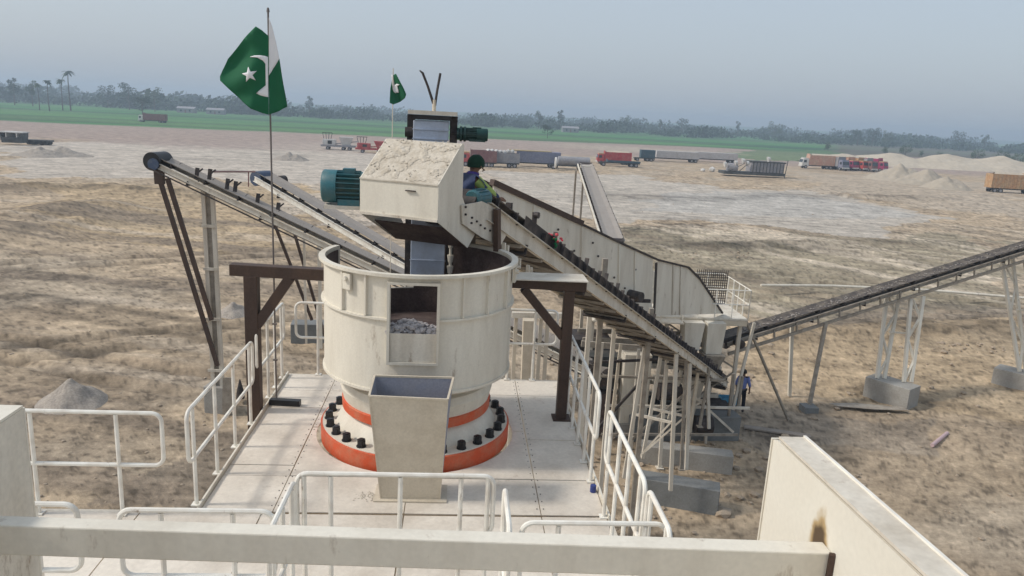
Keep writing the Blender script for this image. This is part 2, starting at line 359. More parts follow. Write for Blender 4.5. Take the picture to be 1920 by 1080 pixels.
    for (x0_, y0_, x1_, y1_, wd2, am) in [(0, 505, 400, 560, 1.3, .30), (0, 545, 420, 640, 1.1, .28), (0, 640, 400, 655, .9, .26), (100, 700, 380, 690, .6, .2), (1500, 700, 1920, 790, .8, .25), (1150, 432, 1330, 415, 3, .35), (1200, 455, 1560, 470, 2.5, .25), (1470, 600, 1920, 598, 1.6, .3)]:
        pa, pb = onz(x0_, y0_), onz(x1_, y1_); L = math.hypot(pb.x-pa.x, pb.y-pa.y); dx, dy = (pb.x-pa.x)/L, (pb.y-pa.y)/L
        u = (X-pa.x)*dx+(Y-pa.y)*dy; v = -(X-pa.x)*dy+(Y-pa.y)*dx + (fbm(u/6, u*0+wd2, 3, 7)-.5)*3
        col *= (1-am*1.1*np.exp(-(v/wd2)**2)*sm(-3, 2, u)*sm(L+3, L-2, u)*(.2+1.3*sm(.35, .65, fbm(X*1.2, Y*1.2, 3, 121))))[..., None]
    spoil = np.clip(edge+e2+e3+e4+berm*.6, 0, 1)*fbm(X/2.5, Y/2.5, 3, 115); col *= (1-.7*spoil)[..., None]
    brn = inpoly([(1560,268),(1920,285),(1920,305),(1560,298)]); mixc((.15, .11, .10), brn*.7)
    grn2 = inpoly([(1370,283),(1560,282),(1620,300),(1500,303),(1380,300)]); mixc((.10, .17, .07), grn2*.8)
    grit = fbm(X*1.3, Y*1.3, 3, 91); col *= (.86+.28*grit)[..., None]
    # mesh
    nv = nr*na; me = bpy.data.meshes.new('ground')
    co = np.stack([X, Y, z], -1).reshape(-1, 3)
    ctr = nv; co = np.vstack([co, [[0, 0, 0]]])
    i = np.arange(nr-1)[:, None]; j = np.arange(na)[None, :]; j2 = (j+1) % na
    q = np.stack([i*na+j+0*j2, i*na+j2, (i+1)*na+j2, (i+1)*na+j+0*j2], -1).reshape(-1, 4)[:, ::-1]
    tri = np.stack([np.full(na, ctr), (np.arange(na)+1) % na, np.arange(na)], -1)[:, ::-1]
    tri = tri[:, ::-1]
    me.vertices.add(len(co)); me.vertices.foreach_set('co', co.ravel().astype(np.float32))
    loops = np.concatenate([q.ravel(), tri[:, ::-1].ravel()]); me.loops.add(len(loops)); me.loops.foreach_set('vertex_index', loops.astype(np.int32))
    st = np.concatenate([np.arange(len(q))*4, len(q)*4+np.arange(na)*3]); me.polygons.add(len(st)); me.polygons.foreach_set('loop_start', st.astype(np.int32))
    me.update(calc_edges=True)
    me.polygons.foreach_set('use_smooth', np.ones(len(st), bool))
    at = me.attributes.new('soil', 'FLOAT_COLOR', 'POINT')
    c4 = np.ones((len(co), 4), np.float32); c4[:-1, :3] = col.reshape(-1, 3); c4[-1, :3] = base; at.data.foreach_set('color', c4.ravel())
    m = bpy.data.materials.new('soil'); m.use_nodes = True; n = m.node_tree.nodes; l = m.node_tree.links; b = n['Principled BSDF']
    b.inputs['Roughness'].default_value = .95; b.inputs['Specular IOR Level'].default_value = .15
    a = n.new('ShaderNodeAttribute'); a.attribute_name = 'soil'; g = n.new('ShaderNodeNewGeometry')
    def nz(sc, det, vec=None, rough=.65):
        t = n.new('ShaderNodeTexNoise'); t.inputs['Scale'].default_value = sc; t.inputs['Detail'].default_value = det; t.inputs['Roughness'].default_value = rough
        l.new(vec or g.outputs['Position'], t.inputs['Vector']); return t
    mp = n.new('ShaderNodeMapping'); mp.inputs['Rotation'].default_value = (0, 0, R_(-12)); mp.inputs['Scale'].default_value = (.22, 1, 1); l.new(g.outputs['Position'], mp.inputs[0])
    t1 = nz(5.5, 9, None, .8); t2 = nz(1.0, 8, mp.outputs[0], .75); t3 = nz(.4, 6)
    ad = n.new('ShaderNodeMath'); ad.operation = 'ADD'; l.new(t1.outputs['Fac'], ad.inputs[0]); l.new(t2.outputs['Fac'], ad.inputs[1])
    ad2 = n.new('ShaderNodeMath'); ad2.operation = 'ADD'; l.new(ad.outputs[0], ad2.inputs[0]); l.new(t3.outputs['Fac'], ad2.inputs[1])
    mr = n.new('ShaderNodeMapRange'); mr.inputs[1].default_value = 1.2; mr.inputs[2].default_value = 1.8; mr.inputs[3].default_value = .58; mr.inputs[4].default_value = 1.42
    l.new(ad2.outputs[0], mr.inputs[0])
    hv = n.new('ShaderNodeHueSaturation'); l.new(a.outputs['Color'], hv.inputs['Color']); l.new(mr.outputs[0], hv.inputs['Value']); l.new(hv.outputs[0], b.inputs['Base Color'])
    bp = n.new('ShaderNodeBump'); bp.inputs['Strength'].default_value = .9; bp.inputs['Distance'].default_value = .07
    l.new(ad.outputs[0], bp.inputs['Height']); l.new(bp.outputs[0], b.inputs['Normal'])
    me.materials.append(m)
    o = bpy.data.objects.new('ground', me); scene.collection.objects.link(o); o['kind'] = 'structure'
    return o
make_ground()

# haze
hz = MB().box((-1900, -120, -2.5), (2100, 2300, 34)); hm = bpy.data.materials.new('haze_air'); hm.use_nodes = True
hn = hm.node_tree; hn.nodes.clear(); ho = hn.nodes.new('ShaderNodeOutputMaterial'); pv = hn.nodes.new('ShaderNodeVolumePrincipled')
pv.inputs['Color'].default_value = (.70, .85, 1.0, 1); pv.inputs['Density'].default_value = HAZE; pv.inputs['Anisotropy'].default_value = .15
hn.links.new(pv.outputs[0], ho.inputs['Volume'])
kind(hz.build('haze', hm), 'stuff')

# ================================================================== DECK
CX, CY = -.46, 9.2; DZ = 6.9
plat = thing('steel_platform', (-.43, 8, DZ), 'dusty cream steel plate platform carrying the round crusher', 'platform')
def plate(poly, t=.012, mname='deck', jit=True):
    dz = random.uniform(-.004, .004) if jit else 0
    o = MB().prism([(x, y, DZ-t+dz) for x, y in poly], (0, 0, t)).build('plate', mname, plat); return o
def rect(x0, y0, x1, y1, g=.005): plate([(x0+g, y0+g), (x1-g, y0+g), (x1-g, y1-g), (x0+g, y1-g)])
XS = [-2.53, -1.80, CX, .98, 1.67]
for (a, b) in [(XS[0], XS[1]), (XS[3], XS[4])]:
    for y0, y1 in [(7.08, 7.86), (7.86, 8.12), (8.12, 8.95), (8.95, 9.85), (9.85, 10.5), (10.5, 11.16)]: rect(a, y0, b, y1)
for (a, b) in [(XS[1], XS[2]), (XS[2], XS[3])]:
    rect(a, 7.08, b, 7.86); rect(a, 10.5, b, 11.16)
HR = 1.27
def quad(sx, sy):
    xo = XS[1] if sx < 0 else XS[3]; yo = 7.86 if sy < 0 else 10.5; g = .009
    arc = [(CX+sx*HR*math.cos(t), CY+sy*HR*math.sin(t)) for t in [math.pi/2*k/14 for k in range(15)]]
    arc = [(min(max(x, CX+g) if sx > 0 else x, 99) if sx > 0 else min(x, CX-g), y) for x, y in arc]
    arc[0] = (arc[0][0], CY+sy*g); arc[-1] = (CX+sx*g, arc[-1][1])
    poly = arc+[(CX+sx*g, yo-sy*g), (xo-sx*g, yo-sy*g), (xo-sx*g, CY+sy*g)]
    if sx*sy < 0: poly = poly[::-1]
    plate(poly)
for sx in (-1, 1):
    for sy in (-1, 1): quad(sx, sy)
# front walkway plates
for i, (a, b) in enumerate([(-6.2, -4.6), (-4.6, -3.1), (-3.1, -1.9), (-1.9, CX), (CX, .98), (.98, 2.3)]):
    for y0, y1 in [(2.2, 3.9), (3.9, 5.6), (5.6, 7.05 if b < 1.0 else 6.5)]: rect(a, y0, b, y1, .007)
rect(.98, 6.5, 1.67, 7.05)
m = MB(); m.beam((-2.56, 7.07, DZ-.13), (-2.56, 11.19, DZ-.13), .05, .24); m.beam((1.70, 6.5, DZ-.13), (1.70, 11.19, DZ-.13), .05, .24); m.beam((-2.58, 11.19, DZ-.13), (1.72, 11.19, DZ-.13), .05, .24)
m.beam((-6.2, 7.08, DZ-.13), (-2.58, 7.08, DZ-.13), .05, .24); m.build('edge_channel', 'cream2', plat)
m = MB()
for y in (2.5, 4.2, 5.9, 7.5, 7.85, 10.55): m.beam((-2.5, y, DZ-.14), (1.65, y, DZ-.14), .1, .22)
for x in (-2.3, -1.9, 1.1, 1.5): m.beam((x, 2.4, DZ-.15), (x, 11.1, DZ-.15), .1, .2)
m.build('joist', 'cream2', plat)
for x, y in [(-2.3, 7.6), (1.5, 7.6), (-2.3, 10.9), (1.5, 10.9), (-5.9, 6.8), (-5.9, 2.6), (1.5, 2.6), (-2.3, 2.6)]:
    MB().beam((x, y, -.3), (x, y, DZ-.26), .3, .3).build('support_column', 'cream2', plat)
# black bolts heads along plate seams (small)
m = MB()
for x in (XS[1], XS[3]):
    for y in np.arange(7.2, 11.1, .16):
        for s in (-.035, .035): m.tube([(x+s, y, DZ), (x+s, y, DZ+.006)], .006, 6)
kind(m.build('seam_bolts', 'dark', plat), 'stuff')
# narrow kerb (toe plate) along the left deck edge
m = MB(); m.beam((-2.545, 7.1, DZ+.02), (-2.545, 11.15, DZ+.02), .02, .06); m.beam((1.69, 7.0, DZ+.02), (1.69, 11.15, DZ+.02), .02, .06); m.build('toe_plate', 'cream', plat)
solo('steel_offcut', MB().beam((-2.52, 9.93, DZ+.045), (-2.1, 9.90, DZ+.045), .09, .08), 'black', (-2.3, 9.9, DZ), 'short black steel bar lying on the deck beside the left railing', 'steel bar')

# ================================================================== CRUSHER
cr = thing('cone_crusher', (CX, CY, DZ), 'large cream round cone crusher with orange flange rings', 'crusher')
c = (CX, CY)
MB().lathe([(1.12, 3.6), (1.12, 6.86), (1.05, 6.86)], c, 64).build('lower_body', 'cream2', cr, True)
MB().lathe([(.9, 6.86), (1.21, 6.86), (1.215, 7.07), (1.20, 7.075), (1.19, 7.075)], c, 96).build('base_flange', 'orange', cr, True)
MB().lathe([(1.19, 7.075), (1.19, 7.085), (1.02, 7.09), (1.0, 7.12), (.90, 7.27), (.86, 7.31)], c, 96).build('lower_frame', 'cream', cr, True)
MB().lathe([(.86, 7.28), (.945, 7.30), (.95, 7.41), (.93, 7.425), (.8, 7.425)], c, 96).build('upper_flange', 'orange', cr, True)
MB().lathe([(.93, 7.42), (.95, 7.50), (.97, 7.58), (.93, 7.66), (.80, 7.70)], c, 96).build('adjustment_ring', 'cream', cr, True)
MB().lathe([(.80, 7.68), (.86, 7.73), (1.0, 7.76), (1.13, 7.80), (1.155, 7.84), (1.15, 7.86)], c, 96).build('bowl_lip', 'cream2', cr, True)
nb = 28
for k in range(nb):
    t = 2*math.pi*(k+.5)/nb; x, y = CX+1.11*math.cos(t), CY+1.11*math.sin(t)
    m = MB().tube([(x, y, 7.085), (x, y, 7.10)], .06, 12).tube([(x, y, 7.10), (x, y, 7.175)], .052, 6).tube([(x, y, 7.175), (x, y, 7.185)], .032, 8)
    m.build('bolt', 'black', cr)
# barrel: open-topped shell with a window in front and a cut-away notch at the back left
def barrel():
    win = (-.72, -.20); zw0, zw1 = 8.23, 9.12; ro = 1.165; ri = 1.145; zb, zt = 7.84, 9.22
    aw0 = math.atan2(-1, (win[0]-CX)/ro); 
    th = lambda x: -math.pi/2+math.asin((x-CX)/ro)
    A0, A1 = th(win[0]), th(win[1])
    N0, N1 = R_(97), R_(157)                    # notch
    sh = MB()
    def seg(a0, a1, z0, z1, n):
        if n < 1: n = 1
        for rr_, fl in ((ro, 0), (ri, 1)):
            mm = MB().lathe([(rr_, z0), (rr_, z1)], c, n, a0, a1)
            sh.add(mm.v, [f[::-1] if fl else f for f in mm.f])
        for z, fl in ((z0, 1), (z1, 0)):
            mm = MB().lathe([(ro, z), (ri, z)], c, n, a0, a1); sh.add(mm.v, [f[::-1] if fl else f for f in mm.f])
        for a in (a0, a1):
            ca, sa = math.cos(a), math.sin(a)
            sh.add([(CX+ro*ca, CY+ro*sa, z0), (CX+ri*ca, CY+ri*sa, z0), (CX+ri*ca, CY+ri*sa, z1), (CX+ro*ca, CY+ro*sa, z1)], [(0,1,2,3)])
    seg(A0, A1, zb, zw0, 8); seg(A0, A1, zw1, zt, 8)
    seg(A1, N0, zb, zt, 70); seg(N0, N1, zb, 8.55, 22); seg(N1, A0+2*math.pi, zb, zt, 40)
    sh.build('barrel_shell', 'cream', cr, True)
    # rims and ridge bands
    rim = MB()
    def ring(prof, a0, a1, n, dst):
        mm = MB().lathe(prof+[prof[0]], c, n, a0, a1); dst.add(mm.v, mm.f)
    ring([(1.15, 9.20), (1.225, 9.20), (1.225, 9.235), (1.15, 9.235)], N1, N0+2*math.pi, 100, rim); rim.build('top_rim', 'cream', cr, True)
    b = MB(); ring([(1.16, 8.70), (1.20, 8.70), (1.20, 8.725), (1.16, 8.725)], A1+.02, A0-.02+2*math.pi, 100, b); b.build('middle_band', 'cream', cr, True)
    b = MB(); ring([(1.15, 7.835), (1.185, 7.835), (1.185, 7.865), (1.15, 7.865)], 0, 2*math.pi, 100, b); b.build('bottom_band', 'cream', cr, True)
    for xx in (-1.27, -.99, .08, .36, .58):      # vertical stiffeners of the upper course
        for s_ in (1,):
            t = th(max(min(xx, CX+1.1), CX-1.1)); x, y = CX+1.18*math.cos(t), CY+1.18*math.sin(t)
            MB().beam((x, y, 8.727), (x, y, 9.198), .022, .045, (math.cos(t), math.sin(t), 0)).build('stiffener', 'cream', cr)
    t = th(-1.28)
    # lifting lugs
    for xx in (-1.2, .66):
        t = th(xx) if xx < .6 else R_(-12); x, y = CX+1.20*math.cos(t), CY+1.20*math.sin(t); d = Vector((-math.sin(t), math.cos(t), 0)); r_ = Vector((math.cos(t), math.sin(t), 0))
        mm = MB(); mm.beam((x, y, 8.99), (x, y, 9.17), .12, .03, r_); mm.tube([Vector((x, y, 9.12))+r_*.0, Vector((x, y, 9.12))+r_*.05], .028, 10); mm.build('lifting_lug', 'cream', cr)
    # window frame and lower shutter plate
    fr = MB(); y0 = CY-ro-.035
    X0, X1 = win
    fr.box((X0-.03, y0, zw0-.03), (X0, y0+.12, zw1+.03)); fr.box((X1, y0, zw0-.03), (X1+.03, y0+.12, zw1+.03))
    fr.box((X0, y0, zw1), (X1, y0+.08, zw1+.03)); fr.box((X0, y0, zw0-.03), (X1, y0+.08, zw0))
    fr.build('window_frame', 'cream', cr)
    MB().box((X0+.002, y0+.03, zw0+.002), (X1-.002, y0+.045, 8.56)).build('shutter_plate', 'cream2', cr)
barrel()
MB().lathe([(1.135, 8.0), (1.135, 8.54)], c, 24, R_(97), R_(160)).build('barrel_liner', 'inside', cr, True)
for a0_, a1_ in ((160, 255), (285, 457)): MB().lathe([(1.135, 8.0), (1.135, 9.19)], c, 40, R_(a0_), R_(a1_)).build('barrel_liner', 'inside', cr, True)
MB().lathe([(1.14, 8.2), (.6, 8.25), (.3, 8.3), (0, 8.3)], c, 40).build('feed_cone', 'inside', cr, True)
m = MB()
def rockshape(m, p, s, n=6):
    bm = bmesh.new(); bmesh.ops.create_icosphere(bm, subdivisions=1, radius=s)
    k = random.random()*100
    for v in bm.verts: v.co *= 1+.45*mnoise.noise(v.co.normalized()*1.7+Vector((k,k,k))); v.co.z *= .8
    bm.verts.index_update()
    m.add([v.co+Vector(p) for v in bm.verts], [tuple(v.index for v in f.verts) for f in bm.faces]); bm.free()
for i in range(200):
    x = random.uniform(-.76, -.16); y = random.uniform(8.08, 8.34); rockshape(m, (x, y, 8.535+.05*math.exp(-((x+.5)/.16)**2)+(y-8.06)*.05+random.uniform(-.03, .04)), random.uniform(.02, .045))
kind(m.build('crushed_rock', 'rock', cr), 'stuff')
m = MB()
for i in range(120):   # spilt grit on the bowl lip
    t = R_(random.gauss(-112, 9)); r = random.uniform(1.0, 1.14); rockshape(m, (CX+r*math.cos(t), CY+r*math.sin(t), 7.78+(r-1)*.25), random.uniform(.008, .022))
kind(m.build('spilt_grit', 'mud', cr), 'stuff')

# discharge / inspection chute standing in front
ch = thing('steel_chute', (-.42, 7.5, DZ), 'tapered open-topped bare steel chute standing in front of the crusher', 'chute')
def chute():
    T = [Vector((-.85, 7.28, 8.11)), Vector((-.045, 7.28, 8.09)), Vector((.005, 7.72, 8.17)), Vector((-.845, 7.72, 8.17))]
    B = [Vector((-.725, 7.36, 6.9)), Vector((-.095, 7.36, 6.9)), Vector((-.12, 7.62, 6.9)), Vector((-.70, 7.62, 6.9))]
    ct = sum(T, Vector())/4; cb = sum(B, Vector())/4; names = ['front_plate', 'side_plate', 'back_plate', 'side_plate']
    for i in range(4):
        j = (i+1) % 4; mm = MB(); ti = [T[i]+(ct-T[i])*.035, T[j]+(ct-T[j])*.035]; bi = [B[i]+(cb-B[i])*.035, B[j]+(cb-B[j])*.035]
        o = [T[i], T[j], B[j], B[i], ti[0], ti[1], bi[1], bi[0]]
        mm.add(o, [(0,1,2,3)[::-1], (4,5,6,7), (0,4,5,1)[::-1], (3,2,6,7)[::-1], (0,3,7,4)[::-1], (1,5,6,2)[::-1]])
        mm.build(names[i], 'bare' if i == 0 else 'bluegrey', ch)
    mm = MB()
    for i in range(4):
        j = (i+1) % 4; o = (T[i]-ct).normalized()*.01; mm.beam(T[i], T[j], .022, .02)
    mm.build('rim', 'bare', ch)
    MB().box((-.80, 7.30, 6.9+.001), (-.02, 7.68, 6.915)).build('foot_plate', 'bare', ch)
    for a, b in ((B[0], T[0]), (B[1], T[1])): MB().beam(a, b, .014, .014).build('corner_weld', 'bare', ch)
chute()
m = MB()
for i in range(90):
    rockshape(m, (random.gauss(-.84, .08), random.gauss(7.42, .05), DZ+.001), random.uniform(.004, .011))
kind(m.build('spilled_dust', 'mud'), 'stuff')

# ================================================================== BROWN PORTAL FRAMES
def bracket(side):
    if side < 0:
        t = thing('support_frame', (-2.65, 9.7, 0), 'brown steel frame with knee brace left of the crusher', 'steel frame', 'brown frames flanking the crusher')
        MB().beam((-2.92, 9.7, 8.86), (-1.60, 9.7, 8.83), .16, .15).build('top_beam', 'brown', t, bevel=.008)
        MB().beam((-2.66, 9.7, 0), (-2.66, 9.7, 8.785), .17, .17).build('post', 'brown', t, bevel=.008)
        MB().beam((-2.60, 9.7, 8.12), (-2.16, 9.7, 8.78), .15, .13, (1,0,0)).build('knee_brace', 'brown', t, bevel=.008)
        MB().box((-2.9, 9.45, -.1), (-2.42, 9.95, .06)).build('base_plate', 'concrete', t)
    else:
        t = thing('support_frame', (1.5, 9.68, DZ), 'brown steel frame with knee brace right of the crusher', 'steel frame', 'brown frames flanking the crusher')
        MB().beam((.68, 9.7, 8.82), (1.74, 9.7, 8.80), .17, .13).build('top_beam', 'brown', t, bevel=.008)
        MB().beam((1.52, 9.68, DZ), (1.52, 9.7, 8.735), .14, .14).build('post', 'brown', t, bevel=.008)
        MB().beam((.90, 9.7, 8.74), (1.47, 9.7, 8.08), .13, .11, (1,0,0)).build('knee_brace', 'brown', t, bevel=.008)
        MB().box((1.40, 9.55, DZ+.001), (1.65, 9.8, DZ+.014)).build('base_plate', 'brown', t)
        MB().box((.68, 9.5, 8.888), (1.74, 9.98, 8.90)).build('cover_plate', 'cream2', t)
bracket(-1); bracket(1)

# ================================================================== HOPPER AND MAIN CONVEYOR
A = ony(935, 425, 9.95); Bp = ony(1365, 725, 27.0)
D = (Bp-A); Dh = Vector((D.x, D.y, 0)).normalized(); Ph = Vector((Dh.y, -Dh.x, 0)); Dn = D.normalized()
Lc = D.length
L0 = Vector((-1.19, 9.1, 0)); Rr0 = Vector((-.24, 8.62, 0)); hp = (Rr0-L0).normalized(); hd = Vector((-hp.y, hp.x, 0)); W = (Rr0-L0).length
hop = thing('discharge_hood', (-.6, 9.3, 9.0), 'big cream boxy conveyor discharge hood above the crusher with dry mud on its sloping top', 'hood')
side = [(0, 9.74), (0, 10.17), (.56, 10.62), (.62, 10.62), (.62, 9.98), (1.02, 9.47), (.82, 9.32)]
def sp(base, k, z): return Vector((base.x+hd.x*k, base.y+hd.y*k, z))
MB().prism([sp(Rr0, k, z) for k, z in side], -hp*.012).build('side_plate', 'cream', hop)
MB().prism([sp(L0, k, z) for k, z in side], hp*.012).build('side_plate', 'cream', hop)
def facep(k0, z0, k1, z1, nm, mt, t=.012, inset=.013):
    a, b_ = sp(L0, k0, z0)+hp*inset, sp(Rr0, k0, z0)-hp*inset; c_, d_ = sp(Rr0, k1, z1)-hp*inset, sp(L0, k1, z1)+hp*inset
    n_ = (b_-a).cross(d_-a).normalized(); return MB().prism([a, b_, c_, d_], -n_*t).build(nm, mt, hop)
facep(0, 9.74, 0, 10.17, 'front_plate', 'cream'); facep(.001, 10.172, .56, 10.62, 'top_plate', 'mud'); facep(.562, 10.622, .62, 10.622, 'top_plate', 'cream')
facep(.82, 9.32, .3, 9.62, 'bottom_plate', 'inside'); facep(.62, 10.6, .62, 10.1, 'back_plate', 'inside')
m = MB(); m.beam(sp(L0, -.006, 9.75), sp(Rr0, -.006, 9.75), .02, .03); m.beam(sp(L0, -.006, 10.165), sp(Rr0, -.006, 10.165), .016, .016); m.build('edge_trim', 'cream2', hop)
m = MB(); q0 = sp(L0, -.012, 10.07)+hp*(W*.60); m.beam(q0, q0+hp*.13, .03, .012); m.build('door_handle', 'dark', hop)
# mud crust on the sloping top: displaced sheet with gaps
def crust():
    bm = MB(); nx, ny = 90, 60; n_ = Vector((hd.x*-.45, hd.y*-.45, .56)).normalized(); idx = {}
    vs = []; fs = []
    for j in range(ny+1):
        for i in range(nx+1):
            u, v = i/nx, j/ny; p = sp(L0, .56*v, 10.172+.45*v)+hp*(W*u)
            n1 = mnoise.fractal(Vector((u*5, v*4, 3.1)), 1.0, 2.0, 5)
            th_ = max(0, .10+n1*1.1+.55*(v-.55)*(1-u)+.3*max(0, u-.75)) * .020*min(1, 8*min(u, 1-u)+.2)*min(1, 10*(1-v)+.25)*min(1, 9*v+.1)
            crk = abs(mnoise.noise(Vector((u*6+9, v*5, 0)))); th_ *= min(1, crk*7+.15)
            edge_j = .005*mnoise.noise(Vector((u*30, v*30, 5)))
            vs.append(p+n_*(th_+edge_j*(th_ > .008)+.0015)); idx[(i, j)] = th_
    for j in range(ny):
        for i in range(nx):
            if idx[(i, j)]+idx[(i+1, j)]+idx[(i, j+1)]+idx[(i+1, j+1)] > .008: a = j*(nx+1)+i; fs.append((a, a+1, a+nx+2, a+nx+1))
    bm.add(vs, fs)
    for i in range(60):
        u, v = random.random(), random.choice([random.gauss(.35, .12), random.gauss(.88, .1)]); v = min(max(v, .04), 1.08); kk = min(.56*v, .6)
        rockshape(bm, sp(L0, kk, 10.172+min(.45*v, .45)+.01)+hp*(W*u), random.uniform(.004, .013))
    kind(bm.build('mud_crust', 'mud', hop, False), 'stuff')
crust()
# bearing/drive motor at the left of the hood
mo = thing('electric_motor', (-1.4, 9.5, 9.8), 'teal finned electric motor left of the discharge hood', 'motor')
def motor(t, x0, x1, y, z, r, mt, capside=-1):
    L = x1-x0; s = 1 if capside < 0 else -1; xa, xb = (x0, x1) if capside < 0 else (x1, x0)
    MB().tube([(xa+s*L*.30, y, z), (xb-s*L*.04, y, z)], r*.84, 24).build('casing', 'green', t, True)
    MB().tube([(xa, y, z), (xa+s*.012, y, z), (xa+s*L*.04, y, z), (xa+s*L*.36, y, z)], [r*.9, r*.97, r, r], 28).build('fan_cover', mt, t, True)
    MB().tube([(xb-s*L*.07, y, z), (xb, y, z)], [r*.95, r*.9], 24).build('end_shield', mt, t, True)
    m = MB()
    for k in range(20):
        a = 2*math.pi*k/20; cy_, cz_ = math.cos(a), math.sin(a)
        m.beam((xa+s*L*.37, y+cy_*r*.92, z+cz_*r*.92), (xb-s*L*.08, y+cy_*r*.92, z+cz_*r*.92), .008, r*.16, (0, cy_, cz_))
    m.build('cooling_fins', mt, t)
    MB().box((x0+L*.5, y-r*.35, z+r*.8), (x0+L*.78, y+r*.35, z+r*1.12)).build('terminal_box', mt, t)
    m = MB(); m.box((x0+L*.4, y-r*.8, z-r*1.08), (x1-L*.08, y-r*.55, z-r*.7)); m.box((x0+L*.4, y+r*.55, z-r*1.08), (x1-L*.08, y+r*.8, z-r*.7)); m.build('foot', mt, t)
    MB().tube([(xb, y, z), (xb+s*L*.2, y, z)], r*.14, 12).build('shaft', 'dark', t)
motor(mo, -1.70, -1.19, 9.5, 10.01, .205, 'teal')
m = MB().box((-1.66, 9.33, 9.745), (-1.05, 9.67, 9.79)); mb_ = m.build('motor_shelf', 'cream2', hop)

# tall duct with dark frame, motor on the top right, forked aerial
du = thing('dust_duct', (-.41, 10.15, 8.4), 'tall bluish grey duct behind the hood in a dark steel frame', 'duct')
MB().box((-.63, 10.02, 8.76), (-.17, 10.2, 10.86)).build('duct_casing', 'duct', du, bevel=.01)
m = MB()
for z in (9.0, 9.35, 9.7, 10.62, 10.74): m.box((-.64, 10.008, z), (-.16, 10.019, z+.012))
m.build('seam_strip', 'duct', du)
for x in (-.665, -.105): MB().beam((x, 10.15, 8.74), (x, 10.15, 10.93), .06, .1, (1,0,0)).build('frame_post', 'dark', du)
MB().box((-.70, 9.98, 10.935), (-.06, 10.26, 10.985)).build('frame_top', 'cream2', du)
MB().box((-.63, 9.99, 10.872), (-.14, 10.22, 10.93)).build('frame_header', 'black', du)
MB().tube([(-.74, 10.13, 10.70), (-.64, 10.13, 10.70)], .065, 14).build('bearing_housing', 'dark', du, True)
m = MB()
for z in (8.85, 9.0, 9.2, 9.42): m.tube([(-.09, 9.98, z), (-.09, 9.98, z+.1)], [.03, .045], 8)
m.tube([(-.09, 9.98, 8.78), (-.09, 9.98, 9.6)], .02, 8); m.build('grease_line', 'cream2', du)
gm = thing('electric_motor', (.1, 10.12, 10.7), 'dark green electric motor beside the top of the grey duct', 'motor')
motor(gm, -.06, .35, 10.12, 10.71, .085, 'green', 1)
for x in (-.02, .03): MB().tube([(x, 10.12, 10.71), (x+.03, 10.12, 10.71)], .1, 20).build('gearbox_ring', 'green', gm, True)
ae = thing('forked_post', (-.36, 10.15, 10.985), 'thin forked dark rod standing on top of the grey duct', 'post')
MB().tube([(-.37, 10.15, 10.985), (-.37, 10.15, 11.13)], .025, 8).build('stub', 'bare', ae)
MB().tube([(-.38, 10.15, 11.08), (-.46, 10.15, 11.3), (-.53, 10.15, 11.46), (-.57, 10.15, 11.49)], [.018, .016, .016, .008], 8).build('rod', 'dark', ae)
MB().tube([(-.36, 10.15, 11.05), (-.335, 10.15, 11.25), (-.30, 10.15, 11.47)], .016, 8).build('rod', 'dark', ae)

def arr(n): return range(n)
